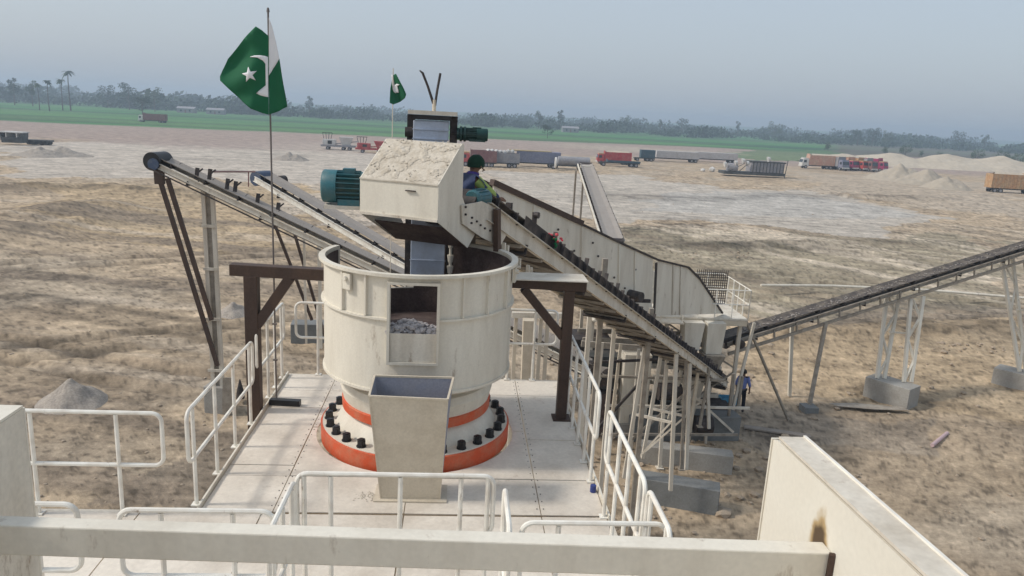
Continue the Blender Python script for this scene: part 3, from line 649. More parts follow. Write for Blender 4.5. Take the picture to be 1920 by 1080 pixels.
# ---- generic conveyor
def conveyor(root, a, b, width, st_h=.14, st_mat='cream2', belt_mat='belt', spacing=1.2, drum=.2, drum_mat='dark', deep=.0, hood=None, idl_mat='dark', truss=0):
    a, b = Vector(a), Vector(b); d = (b-a).normalized(); h = Vector((d.x, d.y, 0)).normalized(); s = Vector((h.y, -h.x, 0)); u = s.cross(d)
    if u.z < 0: u = -u
    L = (b-a).length
    for sg in (1, -1):
        MB().channel(a+s*sg*width/2, b+s*sg*width/2, .07, st_h, sg*1, .012).build('stringer', st_mat, root)
        if truss:
            MB().beam(a+s*sg*width/2-u*truss, b+s*sg*width/2-u*truss, .07, .12).build('lower_chord', st_mat, root)
            m = MB(); n = int(L/1.1)
            for i in range(n):
                p = a+d*(L*i/n)+s*sg*width/2; q = a+d*(L*(i+1)/n)+s*sg*width/2
                m.beam(p, p-u*truss, .06, .05, s)
                if truss < .6: continue
                if i % 2: m.beam(p, q-u*truss, .035, .035, s)
                else: m.beam(p-u*truss, q, .035, .035, s)
            m.build('lattice', st_mat, root)
    bw = width*.42
    m = MB()   # troughed top strand + return strand
    prof = [(-bw, .16), (-bw*.5, .085), (bw*.5, .085), (bw, .16)]
    top0 = [a+s*x+u*(z+st_h/2) for x, z in prof]; top1 = [b+s*x+u*(z+st_h/2) for x, z in prof]
    bt = [p-u*.018 for p in top0]; bt1 = [p-u*.018 for p in top1]
    vs = top0+top1+bt+bt1; fs = []
    for i in range(3): fs += [(i, i+1, 4+i+1, 4+i), (8+i+1, 8+i, 12+i, 12+i+1)]
    fs += [(0, 4, 12, 8), (3, 11, 15, 7), (0, 8, 9, 1), (1, 9, 10, 2), (2, 10, 11, 3), (4, 5, 13, 12), (5, 6, 14, 13), (6, 7, 15, 14)]
    m.add(vs, fs); rz_ = .02 if st_h > .23 else st_h/2+.05; m.beam(a-u*rz_, b-u*rz_, bw*2, .016, u); m.build('belt', belt_mat, root)
    n = max(2, int(L/spacing)); first = None
    for i in range(n):
        p = a+d*(L*(i+.5)/n)+u*(st_h/2)
        if first is None:
            mm = MB(); mm.beam(p-s*width/2, p+s*width/2, .05, .04)
            for sg in (-1, 1):
                mm.tube([p+s*sg*bw*.52+u*.05, p+s*sg*bw*1.0+u*.125], .036, 8); mm.beam(p+s*sg*(bw*1.05)+u*.0, p+s*sg*(bw*1.06)+u*.16, .04, .03, d)
            mm.tube([p-s*bw*.5+u*.045, p+s*bw*.5+u*.045], .036, 8)
            first = mm.build('idler', idl_mat, root, loc=None); p0 = p
        else:
            c_ = first.copy(); scene.collection.objects.link(c_); c_.parent = root; c_.location = p-p0
    nn = max(2, int(L/2.6))
    for i in range(nn):
        p = a+d*(L*(i+.5)/nn)-u*(st_h/2+.09); m = MB(); m.tube([p-s*width*.5, p+s*width*.5], .035, 8); m.beam(p-s*width*.5, p-s*width*.5+u*.14, .03, .03, d); m.beam(p+s*width*.5, p+s*width*.5+u*.14, .03, .03, d); m.build('return_roller', idl_mat, root)
    MB().tube([a-s*bw, a+s*bw], drum, 24).build('head_pulley', drum_mat, root, True)
    MB().tube([b-s*bw, b+s*bw], drum*.8, 24).build('tail_pulley', 'dark', root, True)
    return d, s, u, L
mc = thing('feed_conveyor', (10.4, 26, 0), 'main inclined belt conveyor climbing from the yard up to the discharge hood', 'conveyor')
wmain = .95
axA = A-Ph*wmain/2+Vector((0,0,.10)); axB = Bp-Ph*wmain/2+Vector((0,0,.05))
axA = axA-Dn*.35
cdv = conveyor(mc, axA, axB, wmain, .24, 'cream2', 'belt', .62, .26, 'dark')
d_, s_, u_, L_ = cdv
for i in range(24):
    p = axA+d_*(1.2+i*.82)-u_*.14; MB().beam(p-s_*wmain/2, p+s_*wmain/2, .09, .05).build('cross_member', 'steel', mc)
    if i % 2: MB().beam(p-s_*wmain/2, p+d_*.82+s_*wmain/2, .05, .04).build('wind_brace', 'steel', mc)
# near-side upright frames and skirt plates that make the dark toothed band
for i in range(46):
    t = 1.9+i*.40
    if t > L_-.4: break
    p = axA+d_*t+s_*(wmain/2)+u_*.12; m = MB(); m.beam(p, p+u_*random.uniform(.14, .30), .07, .035, d_)
    m.beam(p+u_*.1, p+u_*.1-s_*.18+u_*.04, .04, .03, d_); m.build('idler_bracket', 'dark', mc)
for sg, h_ in ((1, .20), (-1, .24)):
    MB().beam(axA+d_*1.2+s_*sg*wmain*.46+u_*(.12+h_/2), axA+d_*(L_-.5)+s_*sg*wmain*.46+u_*(.12+h_/2), .012, h_).build('skirt_plate', 'dark', mc)
# bolted head plate right of the hood
hpA = sp(Rr0, .56, 0)
poly = [onplane(x, y, A+Vector((0, 0, 0)), Dh) for x, y in [(866, 385), (905, 378), (936, 392), (950, 440), (938, 462), (903, 445), (868, 420)]]
MB().prism(poly, -s_*.02).build('head_side_plate', 'cream2', mc)
for x, y in [(872, 388), (872, 402), (884, 408), (893, 415), (900, 422), (908, 428), (918, 432), (883, 418)]:
    p = onplane(x, y, A, Dh); MB().tube([p+s_*.0, p+s_*.02], .014, 8).build('bolt', 'dark', mc)
for x0, y0, x1, y1, wd in [(932, 392, 932, 470, .1)]:
    p, q = onplane(x0, y0, A+s_*.06, Dh), onplane(x1, y1, A+s_*.06, Dh); MB().beam(p, q, .09, .07, s_).build('head_post', 'brown', mc)
# squared lattice hangers beneath the near stringer (bolted boxes)
for x, y in [(945, 455), (968, 480), (990, 497), (1010, 512)]:
    m = MB(); p = onplane(x, y, A, Dh); m.beam(p, p+Vector((0, 0, -.16)), .05, .03, d_); m.beam(p+Vector((0,0,-.16)), p+d_*.12+Vector((0,0,-.12)), .04, .03)
    m.beam(p+d_*.13, p+d_*.13+Vector((0, 0, -.15)), .035, .03, d_); m.build('stringer_hanger', 'cream', mc)
# upright V bracket above the belt
p = onplane(975, 452, A-s_*.5, Dh); q = onplane(1001, 432, A-s_*.2, Dh); m = MB(); m.beam(p, q, .05, .05); m.beam(q, q+Vector((0, 0, .28)), .06, .05, d_); m.tube([q+Vector((0,0,.24)), q+Vector((0,0,.24))+s_*.07], .05, 8); m.build('tension_arm', 'dark', mc)
m = MB(); p = onplane(955, 380, A-s_*.9, Dh); m.beam(p, p+Vector((0, 0, -.55)), .1, .06, d_); m.build('head_bracket', 'dark', mc)
# gearbox motor at the head (grey green lump)
gm2 = thing('gear_motor', (.3, 9.9, 9.7), 'grey green geared motor at the top end of the main conveyor', 'motor')
p = ony(897, 372, 9.75); e = Dh*.14
MB().tube([p-Ph*.0-e, p+e*1.2], .115, 20).build('casing', 'teal', gm2, True)
MB().tube([p-e*1.25, p-e], [.10, .12], 20).build('fan_cover', 'teal', gm2, True)
m = MB()
for k in range(14):
    a_ = 2*math.pi*k/14; o_ = Ph*math.cos(a_)*.12+Vector((0, 0, math.sin(a_)*.12)); m.beam(p-e*.8+o_, p+e+o_, .006, .02, o_)
m.build('cooling_fins', 'teal', gm2)
MB().box((p.x-.07, p.y-.07, p.z-.2), (p.x+.07, p.y+.1, p.z-.1)).build('foot', 'dark', gm2)
# trestles of the main conveyor
def post(name, mt, p, q, wd, label, cat='post', group=None, foot=True):
    t = thing(name, (p.x, p.y, p.z), label, cat, group); MB().beam(p, q, wd, wd, (0,1,0)).build('shaft', mt, t)
    if foot: MB().box((p.x-wd*1.2, p.y-wd*1.2, p.z-.005), (p.x+wd*1.2, p.y+wd*1.2, p.z+.02)).build('base_plate', mt, t)
    return t
def foundation(label, c0, c1, depth, h, mt='concrete', grp='concrete foundations under the conveyors'):
    c0, c1 = Vector((c0.x, c0.y, 0)), Vector((c1.x, c1.y, 0)); d = (c1-c0).normalized(); n = Vector((-d.y, d.x, 0))
    if n.y < 0: n = -n
    m = MB().prism([c0-Vector((0,0,.3)), c1-Vector((0,0,.3)), c1+n*depth-Vector((0,0,.3)), c0+n*depth-Vector((0,0,.3))], (0, 0, h+.3))
    o = m.build('concrete_foundation', mt, None, bevel=.02, loc=(c0+c1)/2); return tag(o, label, 'foundation', grp)
foundation('long concrete foundation block across the yard under the middle of the main conveyor', onz(1195, 868), onz(1372, 890), .55, .62)
foundation('dark grey concrete foundation block nearest the platform on the right', onz(1195, 940), onz(1345, 966), .6, .75, 'concdark')
foundation('dark grey concrete block beside the man in the blue shirt', onz(1180, 828), onz(1385, 826), 1.1, .9, 'concdark')
foundation('low grey concrete block between the scaffold posts behind the right railing', onz(1120, 800), onz(1190, 803), .8, .35)
def cz(t): return axA+d_*t
for t, nm, zf in [(12.2, 'in front of the others', .75), (14.2, 'in the middle of its conveyor', .62), (17.4, 'nearest the tail of its conveyor', .9)]:
    tr = thing('conveyor_trestle', (cz(t).x, cz(t).y, zf), 'cream steel trestle under the main conveyor, '+nm, 'trestle', 'trestles of the main conveyor')
    p = cz(t)-Vector((0, 0, .14))
    for sg in (-1, 1):
        q = p+s_*sg*.45; f = Vector((q.x+s_.x*sg*.25, q.y+s_.y*sg*.25, zf-.02)); MB().beam(f, q, .1, .1, (0,1,0)).build('leg', 'cream2', tr)
    m = MB(); m.beam(p+s_*.52-Vector((0,0,(p.z-zf)*.5)), p-s_*.52-Vector((0,0,(p.z-zf)*.5)), .07, .07); m.beam(p-s_*.66-Vector((0,0,p.z-zf-.2)), p+s_*.5-Vector((0,0,(p.z-zf)*.5)), .05, .05); m.build('brace', 'cream2', tr)
# tall thin scaffold posts in front of the conveyor
for i, (x0, y0, x1, y1, Y, lab) in enumerate([(1135, 485, 1106, 862, 15.6, 'tall grey steel post with pointed top left of the white screen panel, nearest the railing'),
        (1222, 578, 1207, 858, 17.5, 'grey steel post rising through the main conveyor below the dark screen slot'),
        (1287, 665, 1277, 880, 20.6, 'short grey steel post between the two long concrete blocks'),
        (1330, 690, 1312, 800, 23.2, 'thin steel post beside the dark grey block near the man')]):
    q, p = ony(x0, y0, Y), ony(x1, y1, Y); p.z = .02 if i < 2 else max(p.z, .02); 
    if i < 2: p = Vector((q.x, q.y, 0.02))
    post('scaffold_post', 'steel', p, q, .11 if i < 2 else .08, lab, 'post', 'grey posts around the main conveyor')
for i, (x0, y0, x1, y1, Y, lab) in enumerate([(1108, 560, 1092, 800, 17, 'grey post right beside the brown frame post, leftmost behind the railing'),
        (1153, 600, 1133, 830, 18.4, 'grey post left of the wide cream pillar'), (1253, 640, 1243, 815, 22, 'grey post right of the wide cream pillar')]):
    q, p = ony(x0, y0, Y), ony(x1, y1, Y); p.z = max(.02, min(p.z, .4)); p.z = .02
    post('scaffold_post', 'cream2', p, q, .1, lab, 'post', 'grey posts around the main conveyor')

# ================================================================== SCREEN AND ITS TOWER
sc = thing('vibrating_screen', (5, 21.5, 4.3), 'long white-sided inclined vibrating screen behind the main conveyor', 'screening machine')
S0, S1 = ony(925, 345, 18), ony(1350, 585, 25.6); Sd = Vector((S1.x-S0.x, S1.y-S0.y, 0)).normalized(); Sn = Vector((-Sd.y, Sd.x, 0))
sp2 = lambda x, y: onplane(x, y, S0, Sd)
MB().prism([sp2(*q) for q in [(925, 347), (1000, 382), (1090, 422), (1160, 455), (1224, 484), (1222, 592), (1180, 590), (1100, 545), (1000, 470), (930, 420)]], Sn*.03).build('side_panel', 'cream', sc)
MB().prism([sp2(*q) for q in [(1233, 488), (1262, 493), (1290, 502), (1312, 524), (1354, 588), (1229, 592)]], Sn*.03).build('side_panel', 'cream', sc)
MB().prism([sp2(*q)+Sn*1.8 for q in [(925, 347), (1090, 422), (1224, 484), (1290, 502), (1354, 588), (1229, 592), (1180, 590), (1100, 545), (930, 420)]], Sn*.03).build('far_side_panel', 'cream2', sc)
m = MB(); a0, a1, a2 = sp2(924, 343), sp2(1092, 420), sp2(1232, 486)
m.beam(a0+Vector((0,0,.02))+Sn*.03, a1+Vector((0,0,.02))+Sn*.03, .16, .14); m.build('top_beam', 'brown', sc)
MB().beam(a0+Vector((0,0,.02))+Sn*.5, a1+Vector((0,0,.02))+Sn*.5, .12, .10).build('top_beam', 'brown', sc)
m = MB(); pr = [sp2(*q)-Sn*.01 for q in [(1092, 421), (1160, 454), (1224, 483), (1233, 487), (1290, 501), (1312, 523), (1354, 587)]]
for p, q in zip(pr[:-1], pr[1:]): m.beam(p, q, .07, .06)
m.build('edge_angle', 'dark', sc)
m = MB(); m.beam(sp2(1229, 492)-Sn*.03, sp2(1225, 590)-Sn*.03, .10, .03, Sn); m.build('joint_post', 'black', sc)
for x0, y0, y1 in [(1000, 385, 470), (1090, 425, 540), (1160, 458, 585), (1190, 472, 590)]:
    MB().beam(sp2(x0, y0)-Sn*.02, sp2(x0-2, y1)-Sn*.02, .05, .05, Sn).build('rib', 'cream', sc)
for x0, y0, y1 in [(1262, 496, 590), (1276, 500, 590)]:
    MB().beam(sp2(x0, y0)-Sn*.02, sp2(x0-2, y1)-Sn*.02, .06, .03, Sn).build('rib', 'cream2', sc)
MB().prism([sp2(1100, 560)+Sn*.05, sp2(1220, 600)+Sn*.05, sp2(1220, 600)+Sn*1.75, sp2(1100, 560)+Sn*1.75], (0, 0, .06)).build('screen_deck', 'dark', sc)
m = MB()
for x, y in [(1050, 455), (1045, 430), (1075, 470), (1120, 480), (1135, 500), (1150, 520), (1170, 540), (1110, 455), (1190, 505)]:
    p = sp2(x, y); m.tube([p-Sn*.02, p-Sn*.05], .03, 8)
m.build('panel_bolts', 'dark', sc)
m = MB(); p = sp2(1180, 552); m.tube([p-Sn*.45, p], .16, 14); m.beam(p-Sn*.2+Vector((-.3,0,-.15)), p-Sn*.2+Vector((.5,0,-.15)), .1, .1); m.build('exciter_motor', 'dark', sc)
# tower
tw = thing('screen_tower', (7.5, 25, 0), 'cream steel tower with railed platform under the vibrating screen', 'tower')
PZ = 4.28
px0, px1, py0, py1 = 4.7, 10.45, 25.15, 28.0
MB().box((px0, py0, PZ-.06), (px1, py1, PZ)).build('platform_floor', 'cream2', tw)
m = MB()
for y in (py0+.05, py1-.05): m.beam((px0, y, PZ-.17), (px1, y, PZ-.17), .08, .2)
m.build('edge_beam', 'bare', tw)
m = MB()
for x in (px0+.05, 6.8, 8.9, px1-.05): m.beam((x, py0+.1, PZ-.17), (x, py1-.1, PZ-.17), .08, .19)
m.build('cross_beam', 'steel', tw)
for x, y in [(4.9, 25.4), (4.9, 27.7), (10.3, 25.4), (10.3, 27.7), (7.6, 27.7), (7.6, 25.4)]:
    MB().beam((x, y, 0), (x, y, PZ-.27), .12, .12).build('column', 'cream2', tw)
MB().box((5.92, 24.3, .55), (6.88, 25.0, 3.1)).build('wide_pillar', 'cream', tw, bevel=.02)
MB().box((5.82, 24.2, .0), (6.98, 25.1, .55)).build('pillar_footing', 'concrete', tw)
for z in (3.25, 2.35, 1.3):
    m = MB(); m.beam((4.6, 25.45, z), (9.8, 25.45, z-.05), .12, .16); m.beam((4.6, 26.6, z), (10.2, 26.6, z), .12, .16); m.build('tie_beam', 'steel' if z > 3 else 'cream2', tw)
m = MB()
for a_, b_ in [((7.6, 25.3, .2), (10.2, 25.3, 2.2)), ((10.2, 25.3, 2.4), (7.6, 25.3, 4.0))]: m.beam(a_, b_, .06, .06)
m.build('diagonal_brace', 'steel', tw)
def taper(t, x0, x1, y0, y1, z1, z0, k, nm, mt):
    cx, cy = (x0+x1)/2, (y0+y1)/2; T = [(x0,y0,z1),(x1,y0,z1),(x1,y1,z1),(x0,y1,z1)]; Bq = [(cx+(x-cx)*k, cy+(y-cy)*k, z0) for x, y, _ in T]
    MB().add(T+Bq, [(0,1,2,3),(7,6,5,4),(1,0,4,5),(2,1,5,6),(3,2,6,7),(0,3,7,4)]).build(nm, mt, t)
taper(tw, 8.05, 8.78, 24.75, 25.4, PZ-.09, 3.15, .74, 'chute', 'cream'); taper(tw, 8.88, 9.55, 24.75, 25.4, PZ-.09, 3.05, .82, 'chute', 'cream')
taper(tw, 8.85, 9.6, 24.6, 25.4, 3.04, 2.5, .6, 'chute', 'steel')
taper(tw, 8.0, 8.8, 24.2, 25.2, 2.2, .8, .55, 'lower_hopper', 'cream2')
MB().box((7.1, 24.3, .3), (8.0, 25.5, 1.2)).build('machine_box', 'tdark', tw); MB().box((4.7, 24.6, 1.7), (5.8, 25.6, 2.9)).build('machine_box', 'tdark', tw)
m = MB(); m.tube([(7.1, 24.0, 1.9), (7.9, 24.0, 1.9)], .3, 16); m.build('drive_drum', 'dark', tw, True)
MB().box((4.2, 25.6, 2.3), (5.7, 27.0, 3.2)).build('screen_underpan', 'dark', tw)
MB().box((7.0, 25.6, 2.3), (8.0, 27.0, 3.4)).build('screen_underpan', 'tdark', tw)
MB().beam((4.3, 24.0, 3.55), (8.3, 24.0, 3.35), .1, .2).build('front_beam', 'steel', tw); MB().beam((6.9, 24.1, 2.35), (8.6, 24.1, 2.3), .1, .22).build('front_beam', 'cream2', tw)
# cluttered pipework between barrel and tower
# railings: generic thin
def rail_line(root, pts, h=1.05, r=.022, posts=None, mt='white', mid=.5, nm='handrail'):
    m = MB(); m.tube([Vector(p)+Vector((0,0,h)) for p in pts], r, 8); m.build(nm, mt, root)
    if mid: MB().tube([Vector(p)+Vector((0,0,h*mid)) for p in pts], r*.9, 8).build('mid_rail', mt, root)
    for a_, b_ in zip(pts[:-1], pts[1:]):
        a_, b_ = Vector(a_), Vector(b_); n = max(1, round((b_-a_).length/(posts or 1.0)))
        for i in range(n+1):
            p = a_+(b_-a_)*i/n; MB().tube([p, p+Vector((0,0,h))], r, 6).build('post', mt, root)
tr_ = thing('platform_railing', (7.6, 23.6, PZ), 'thin white railing around the screen tower platform', 'railing')
rail_line(tr_, [(px0+.2, py0, PZ), (px1, py0, PZ), (px1, py1, PZ), (px0+2, py1, PZ)], 1.05, .02, .62)
m = MB()   # wire mesh screen on the right of the platform
for i in range(16): x = 9.1+i*.08; m.tube([(x, 27.2, PZ+.05), (x, 27.2, PZ+1.35)], .016, 4)
for j in range(13): z = PZ+.05+j*.1; m.tube([(9.1, 27.2, z), (10.32, 27.2, z)], .016, 4)
o = m.build('mesh_guard', 'dark', tr_)
cw = thing('catwalk', (6.4, 24.8, PZ-.1), 'narrow railed catwalk in front of the white screen panels', 'catwalk')
MB().box((4.75, 24.55, PZ-.10), (7.95, 25.14, PZ-.05)).build('walk_plate', 'cream2', cw)
rail_line(cw, [(4.8, 24.6, PZ-.05), (7.9, 24.6, PZ-.05)], 1.05, .022, .8)
# A-frame leaning posts in front of the right conveyor tail
p1, p2 = ony(1398, 600, 25.2), onz(1478, 788, 0); t = thing('leaning_prop', (p2.x, p2.y, 0), 'dark steel prop leaning from the tower platform down to the ground on the right', 'prop'); MB().beam(p1, p2, .09, .07).build('shaft', 'steel', t)
p1, p2 = ony(1405, 605, 25.0), ony(1368, 770, 25.0); post('scaffold_post', 'cream2', Vector((p2.x, p2.y, 0)), Vector((p2.x+.5, p1.y, p1.z)), .09, 'slanting pale post just left of the man in the blue shirt', 'post', 'grey posts around the main conveyor')

us = thing('pipe_scaffold', (8.2, 24, 0), 'dusty pipe scaffold tangled under the lower half of the main conveyor', 'scaffold')
rs = random.Random(3)
for k, (x, y, h) in enumerate([(6.2, 23.4, 3.6), (7.2, 23.6, 3.4), (8.1, 23.2, 3.0), (9.0, 24.0, 2.8), (9.9, 24.4, 2.5), (5.3, 23.0, 3.9), (4.6, 22.4, 4.1), (10.4, 25.0, 2.2)]):
    MB().beam((x, y, 0), (x+rs.uniform(-.12, .12), y+rs.uniform(-.1, .1), h), .09, .09).build('standard', ['cream2', 'steel', 'bare'][k % 3], us)
for k, (x0, x1, z0, z1, y) in enumerate([(4.5, 9.2, 2.7, 2.55, 23.2), (5.2, 10.4, 1.5, 1.4, 23.6), (4.5, 7.3, 3.3, 3.4, 22.8), (6.1, 8.2, .5, 2.4, 23.1), (7.9, 10.0, 2.2, .4, 23.8), (4.6, 6.3, .6, 2.6, 22.9), (5.0, 9.8, .75, .7, 22.9)]):
    MB().beam((x0, y, z0), (x1, y+.3, z1), .07, .08).build('ledger', ['steel', 'cream2', 'dark'][k % 3], us)
for k, (x, y, z, w_, h_) in enumerate([(7.35, 24.5, .1, .7, 1.2), (9.2, 24.9, .1, .9, 1.0), (5.0, 24.4, .1, .7, 1.5), (8.3, 25.2, 1.5, .6, .7)]):
    MB().box((x, y, z), (x+w_, y+.7, z+h_)).build('guard_box', ['tdark', 'dark', 'inside', 'dark'][k], us, bevel=.02)
MB().tube([(8.5, 23.9, .75), (9.1, 23.9, .75)], .32, 16).build('drive_motor', 'dark', us, True)
tc = thing('tapered_column', (3.1, 17.5, 0), 'pale tapered steel column seen right of the barrel beyond the back railing', 'column')
q1, q2 = ony(992, 600, 17.5), ony(1002, 720, 17.5)
MB().add([(q1.x-.14, 17.4, q1.z), (q1.x+.14, 17.4, q1.z), (q1.x+.14, 17.7, q1.z), (q1.x-.14, 17.7, q1.z), (q2.x-.24, 17.4, 0), (q2.x+.24, 17.4, 0), (q2.x+.24, 17.8, 0), (q2.x-.24, 17.8, 0)], [(0,1,2,3),(7,6,5,4),(1,0,4,5),(2,1,5,6),(3,2,6,7),(0,3,7,4)]).build('shaft', 'bare', tc)
for x in (968, 1015, 1028): q = ony(x, 590, 17.9); MB().beam((q.x, 17.9, 0), (q.x, 17.9, q.z), .09, .09).build('side_post', 'cream2', tc)
q = ony(960, 590, 17.8); p = ony(1060, 592, 17.8); MB().beam(q, p, .12, .14).build('head_beam', 'cream2', tc)

# ================================================================== LEFT CONVEYORS
c1 = thing('stacker_conveyor', (-8.4, 26, 0), 'long pale stacker conveyor with black head drum, nearer of the two on the left', 'conveyor', 'stacker conveyors left of the crusher')
a1, b1 = ony(296, 304, 26), ony(1105, 690, 23.5)
d1, s1, u1, L1 = conveyor(c1, a1, b1, .74, .18, 'cream2', 'beltgrey', 1.15, .26, 'black', truss=0)
m = MB().tube([a1-s1*.40+u1*.05, a1+s1*.40+u1*.05], .30, 24); m.build('drum_hood', 'black', c1, True)
MB().tube([a1+s1*.41+d1*.1, a1+s1*.45+d1*.1], .19, 20).build('drum_disc', 'slate', c1, True)
MB().beam(a1-s1*.42-u1*.18-d1*.35, b1-s1*.42-u1*.2, .05, .06).build('side_pipe', 'dark', c1)
MB().beam(a1+s1*.50-u1*.17, b1+s1*.50-u1*.17, .012, .05).build('side_strip', 'dark', c1)
for x, y in [(368, 320), (392, 322), (425, 340), (440, 345), (482, 368), (520, 385)]:
    p = ony(x, y+6, 25.6); m = MB(); m.beam(p-Vector((0,0,.15)), p+Vector((.05,0,.2)), .12, .06, (0,1,0)); m.beam(p, p+Vector((.22,0,.18)), .05, .05); m.build('roller_bracket', 'dark', c1)
def leg_pair(t, x0, x1, y, z0, z1, mt, gap=.22):
    MB().beam((x0, y+.03, z0), (x1, y+.03, z1), gap-.132, .03, (0,1,0)).build('leg_web', 'steel', t)
    for g in (-gap/2, gap/2): MB().beam((x0+g, y, z0), (x1+g, y, z1), .13, .13, (0,1,0)).build('leg', mt, t)
leg_pair(c1, -8.42, -8.5, 26, .9, 8.0, 'cream2', .30)
for z in (1.5, 3.4, 5.2, 6.7): MB().box((-8.72, 25.88, z), (-8.22, 25.925, z+.1)).build('leg_batten', 'cream2', c1)
for (x0, y0, x1, y1) in [(297, 328, 408, 686), (314, 334, 397, 600)]:
    MB().beam(ony(x0, y0, 25.7), ony(x1, y1, 25.7), .14, .10, (0,1,0)).build('strut', 'brown', c1)
MB().beam(ony(298, 318, 25.7), ony(300, 345, 25.7), .3, .15, (0,1,0)).build('strut_bracket', 'brown', c1)
foundation('grey concrete foundation block under the tall leg of the nearer left conveyor', onz(383, 772), onz(425, 775), .7, .95)
o = solo('steel_plate', MB().beam((-8.0, 25.7, 0), (-7.95, 25.75, 1.35), .42, .05, (0,1,0)), 'steel', (-8, 25.7, 0), 'upright grey plate standing beside the left conveyor leg', 'plate')
o = solo('marker_cone', MB().lathe([(.16, 0), (.13, .3), (.02, .75), (0, .76)], (-8.0, 27.2), 12), 'dark', (-8.0, 27.2, 0), 'small dark cone beside the tall pale leg of the left conveyor', 'cone')
c2_ = thing('stacker_conveyor', (-6.5, 33, 0), 'white-edged stacker conveyor, farther of the two on the left', 'conveyor', 'stacker conveyors left of the crusher')
a2_, b2_ = ony(492, 334, 32), ony(1110, 700, 24.8)
b2_ = a2_+(ony(755, 487, 28.5)-a2_)*2.2
d2, s2, u2, L2 = conveyor(c2_, a2_, b2_, .95, .22, 'white', 'beltgrey', .95, .30, 'slate')
MB().tube([a2_-s2*.42+d2*.5+u2*.1, a2_-s2*.75+d2*.5+u2*.1], .2, 16).build('drive_motor', 'dark', c2_, True)
for x0, y0, x1, y1, yy in [(507, 400, 585, 600, 32.5), (550, 430, 612, 640, 33)]:
    MB().beam(ony(x0, y0, yy), ony(x1, y1, yy+.6), .12, .10, (0,1,0)).build('strut', 'brown', c2_)
q = ony(600, 440, 32); MB().beam((q.x, q.y, .5), (q.x-.05, q.y, q.z), .13, .13, (0,1,0)).build('leg', 'cream', c2_)
q = ony(572, 440, 32.6); MB().beam((q.x, q.y, .5), (q.x-.05, q.y, q.z), .09, .09, (0,1,0)).build('leg', 'cream2', c2_)
foundation('grey concrete foundation block under the farther left conveyor', onz(545, 641), onz(616, 641), .9, .85, 'concdark')
m = MB(); m.tube([ony(400, 322, 26), ony(478, 322, 31)], .03, 6); m.tube([ony(466, 322, 30.3), ony(466, 350, 30.3)], .025, 6)
solo('link_pipe', m, 'tbrown', tuple(ony(400, 322, 26)), 'thin brown pipe linking the two left conveyors near their heads', 'pipe')

# ================================================================== FAR CONVEYOR
fc = thing('small_conveyor', (8.9, 40, 0), 'small grey conveyor rising away behind the white screen', 'conveyor')
a3, b3 = ony(1098, 312, 52), ony(1150, 455, 34)
d3, s3, u3, L3 = conveyor(fc, a3, b3, 1.05, .2, 'steel', 'beltgrey', 1.3, .28, 'dark')
MB().beam(a3+s3*.56+u3*.12, b3+s3*.56+u3*.12, .08, .1).build('light_edge', 'cream', fc)
for x, y in [(1080, 320), (1094, 330)]:
    q = ony(x, y, 50); MB().beam((q.x, q.y, 0), q, .12, .12, (0,1,0)).build('leg', 'steel', fc)
taper(fc, a3.x-.5, a3.x+.4, 50.8, 51.6, a3.z+.1, a3.z-1.0, .7, 'head_chute', 'cream')

# ================================================================== RIGHT CONVEYOR
rc = thing('boom_conveyor', (18, 30, 0), 'dark belt conveyor rising to the right edge on white trestles', 'conveyor')
a4 = ony(1352, 640, 27); pm = ony(1705, 532, 30.2); b4 = a4+(pm-a4)*2.25
d4, s4, u4, L4 = conveyor(rc, b4, a4, .8, .16, 'steel', 'belt', 1.25, .25, 'dark', truss=.40)
MB().tube([a4+Vector((.5, -.35, .12)), a4+Vector((.5, -.75, .12))], .17, 14).build('tail_motor', 'dark', rc, True)
def prm(x): return a4+(pm-a4)*((x-1352)/(1705-1352))
for x, y, yt, lab in [(1480, 742, 1, 'a'), (1516, 768, 1, 'b')]:
    f = onz(x, y, 0); T = prm(1520 if x > 1500 else 1495); MB().beam((f.x, f.y, 0), (T.x+(.3 if x > 1500 else -.2), T.y+(-.35 if x > 1500 else .4), T.z-.35), .13, .13, (0,1,0)).build('leg', 'steel' if x > 1500 else 'cream', rc)
f = onz(1516, 770); solo('small_footing', MB().box((f.x-.28, f.y-.28, -.1), (f.x+.28, f.y+.28, .22)), 'concdark', (f.x, f.y, 0), 'small dark concrete footing under the single grey conveyor leg', 'foundation')
def trestle(label, f0, f1, top, zf):
    t = thing('lattice_trestle', (f0.x, f0.y, zf), label, 'trestle', 'white lattice trestles of the right conveyor')
    f0, f1 = Vector((f0.x, f0.y, zf)), Vector((f1.x, f1.y, zf)); h = top.z-.45
    for k, (fx, off) in enumerate([(f0, -.45), (f1, .45)]):
        for sgn in (-1, 1):
            b_ = fx+Vector((sgn*.16, 0, 0)); tp = Vector((top.x+off*.9+sgn*.5*.55, top.y-off*.5, h)); MB().beam(b_, tp, .13, .12, (0,1,0)).build('leg', 'cream', t)
        m = MB(); n = 4
        for i in range(n):
            p = fx+Vector((-.16, 0, 0)); q = Vector((top.x+off*.9-.27, top.y-off*.5, h)); p2_ = fx+Vector((.16, 0, 0)); q2_ = Vector((top.x+off*.9+.27, top.y-off*.5, h))
            A_ = p+(q-p)*i/n; B_ = p2_+(q2_-p2_)*(i+1)/n; 
            if i % 2: A_, B_ = p2_+(q2_-p2_)*i/n, p+(q-p)*(i+1)/n
            m.beam(A_, B_, .09, .08)
        m.build('lattice', 'cream', t)
    m = MB(); m.beam(f0+(Vector((top.x-.4, top.y, h))-f0)*.55, f1+(Vector((top.x+.4, top.y, h))-f1)*.55, .06, .06); m.build('cross_tie', 'cream', t)
    return t
trestle('white lattice trestle on the pale concrete block under the right conveyor', onz(1645, 745), onz(1695, 752), prm(1700), .85)
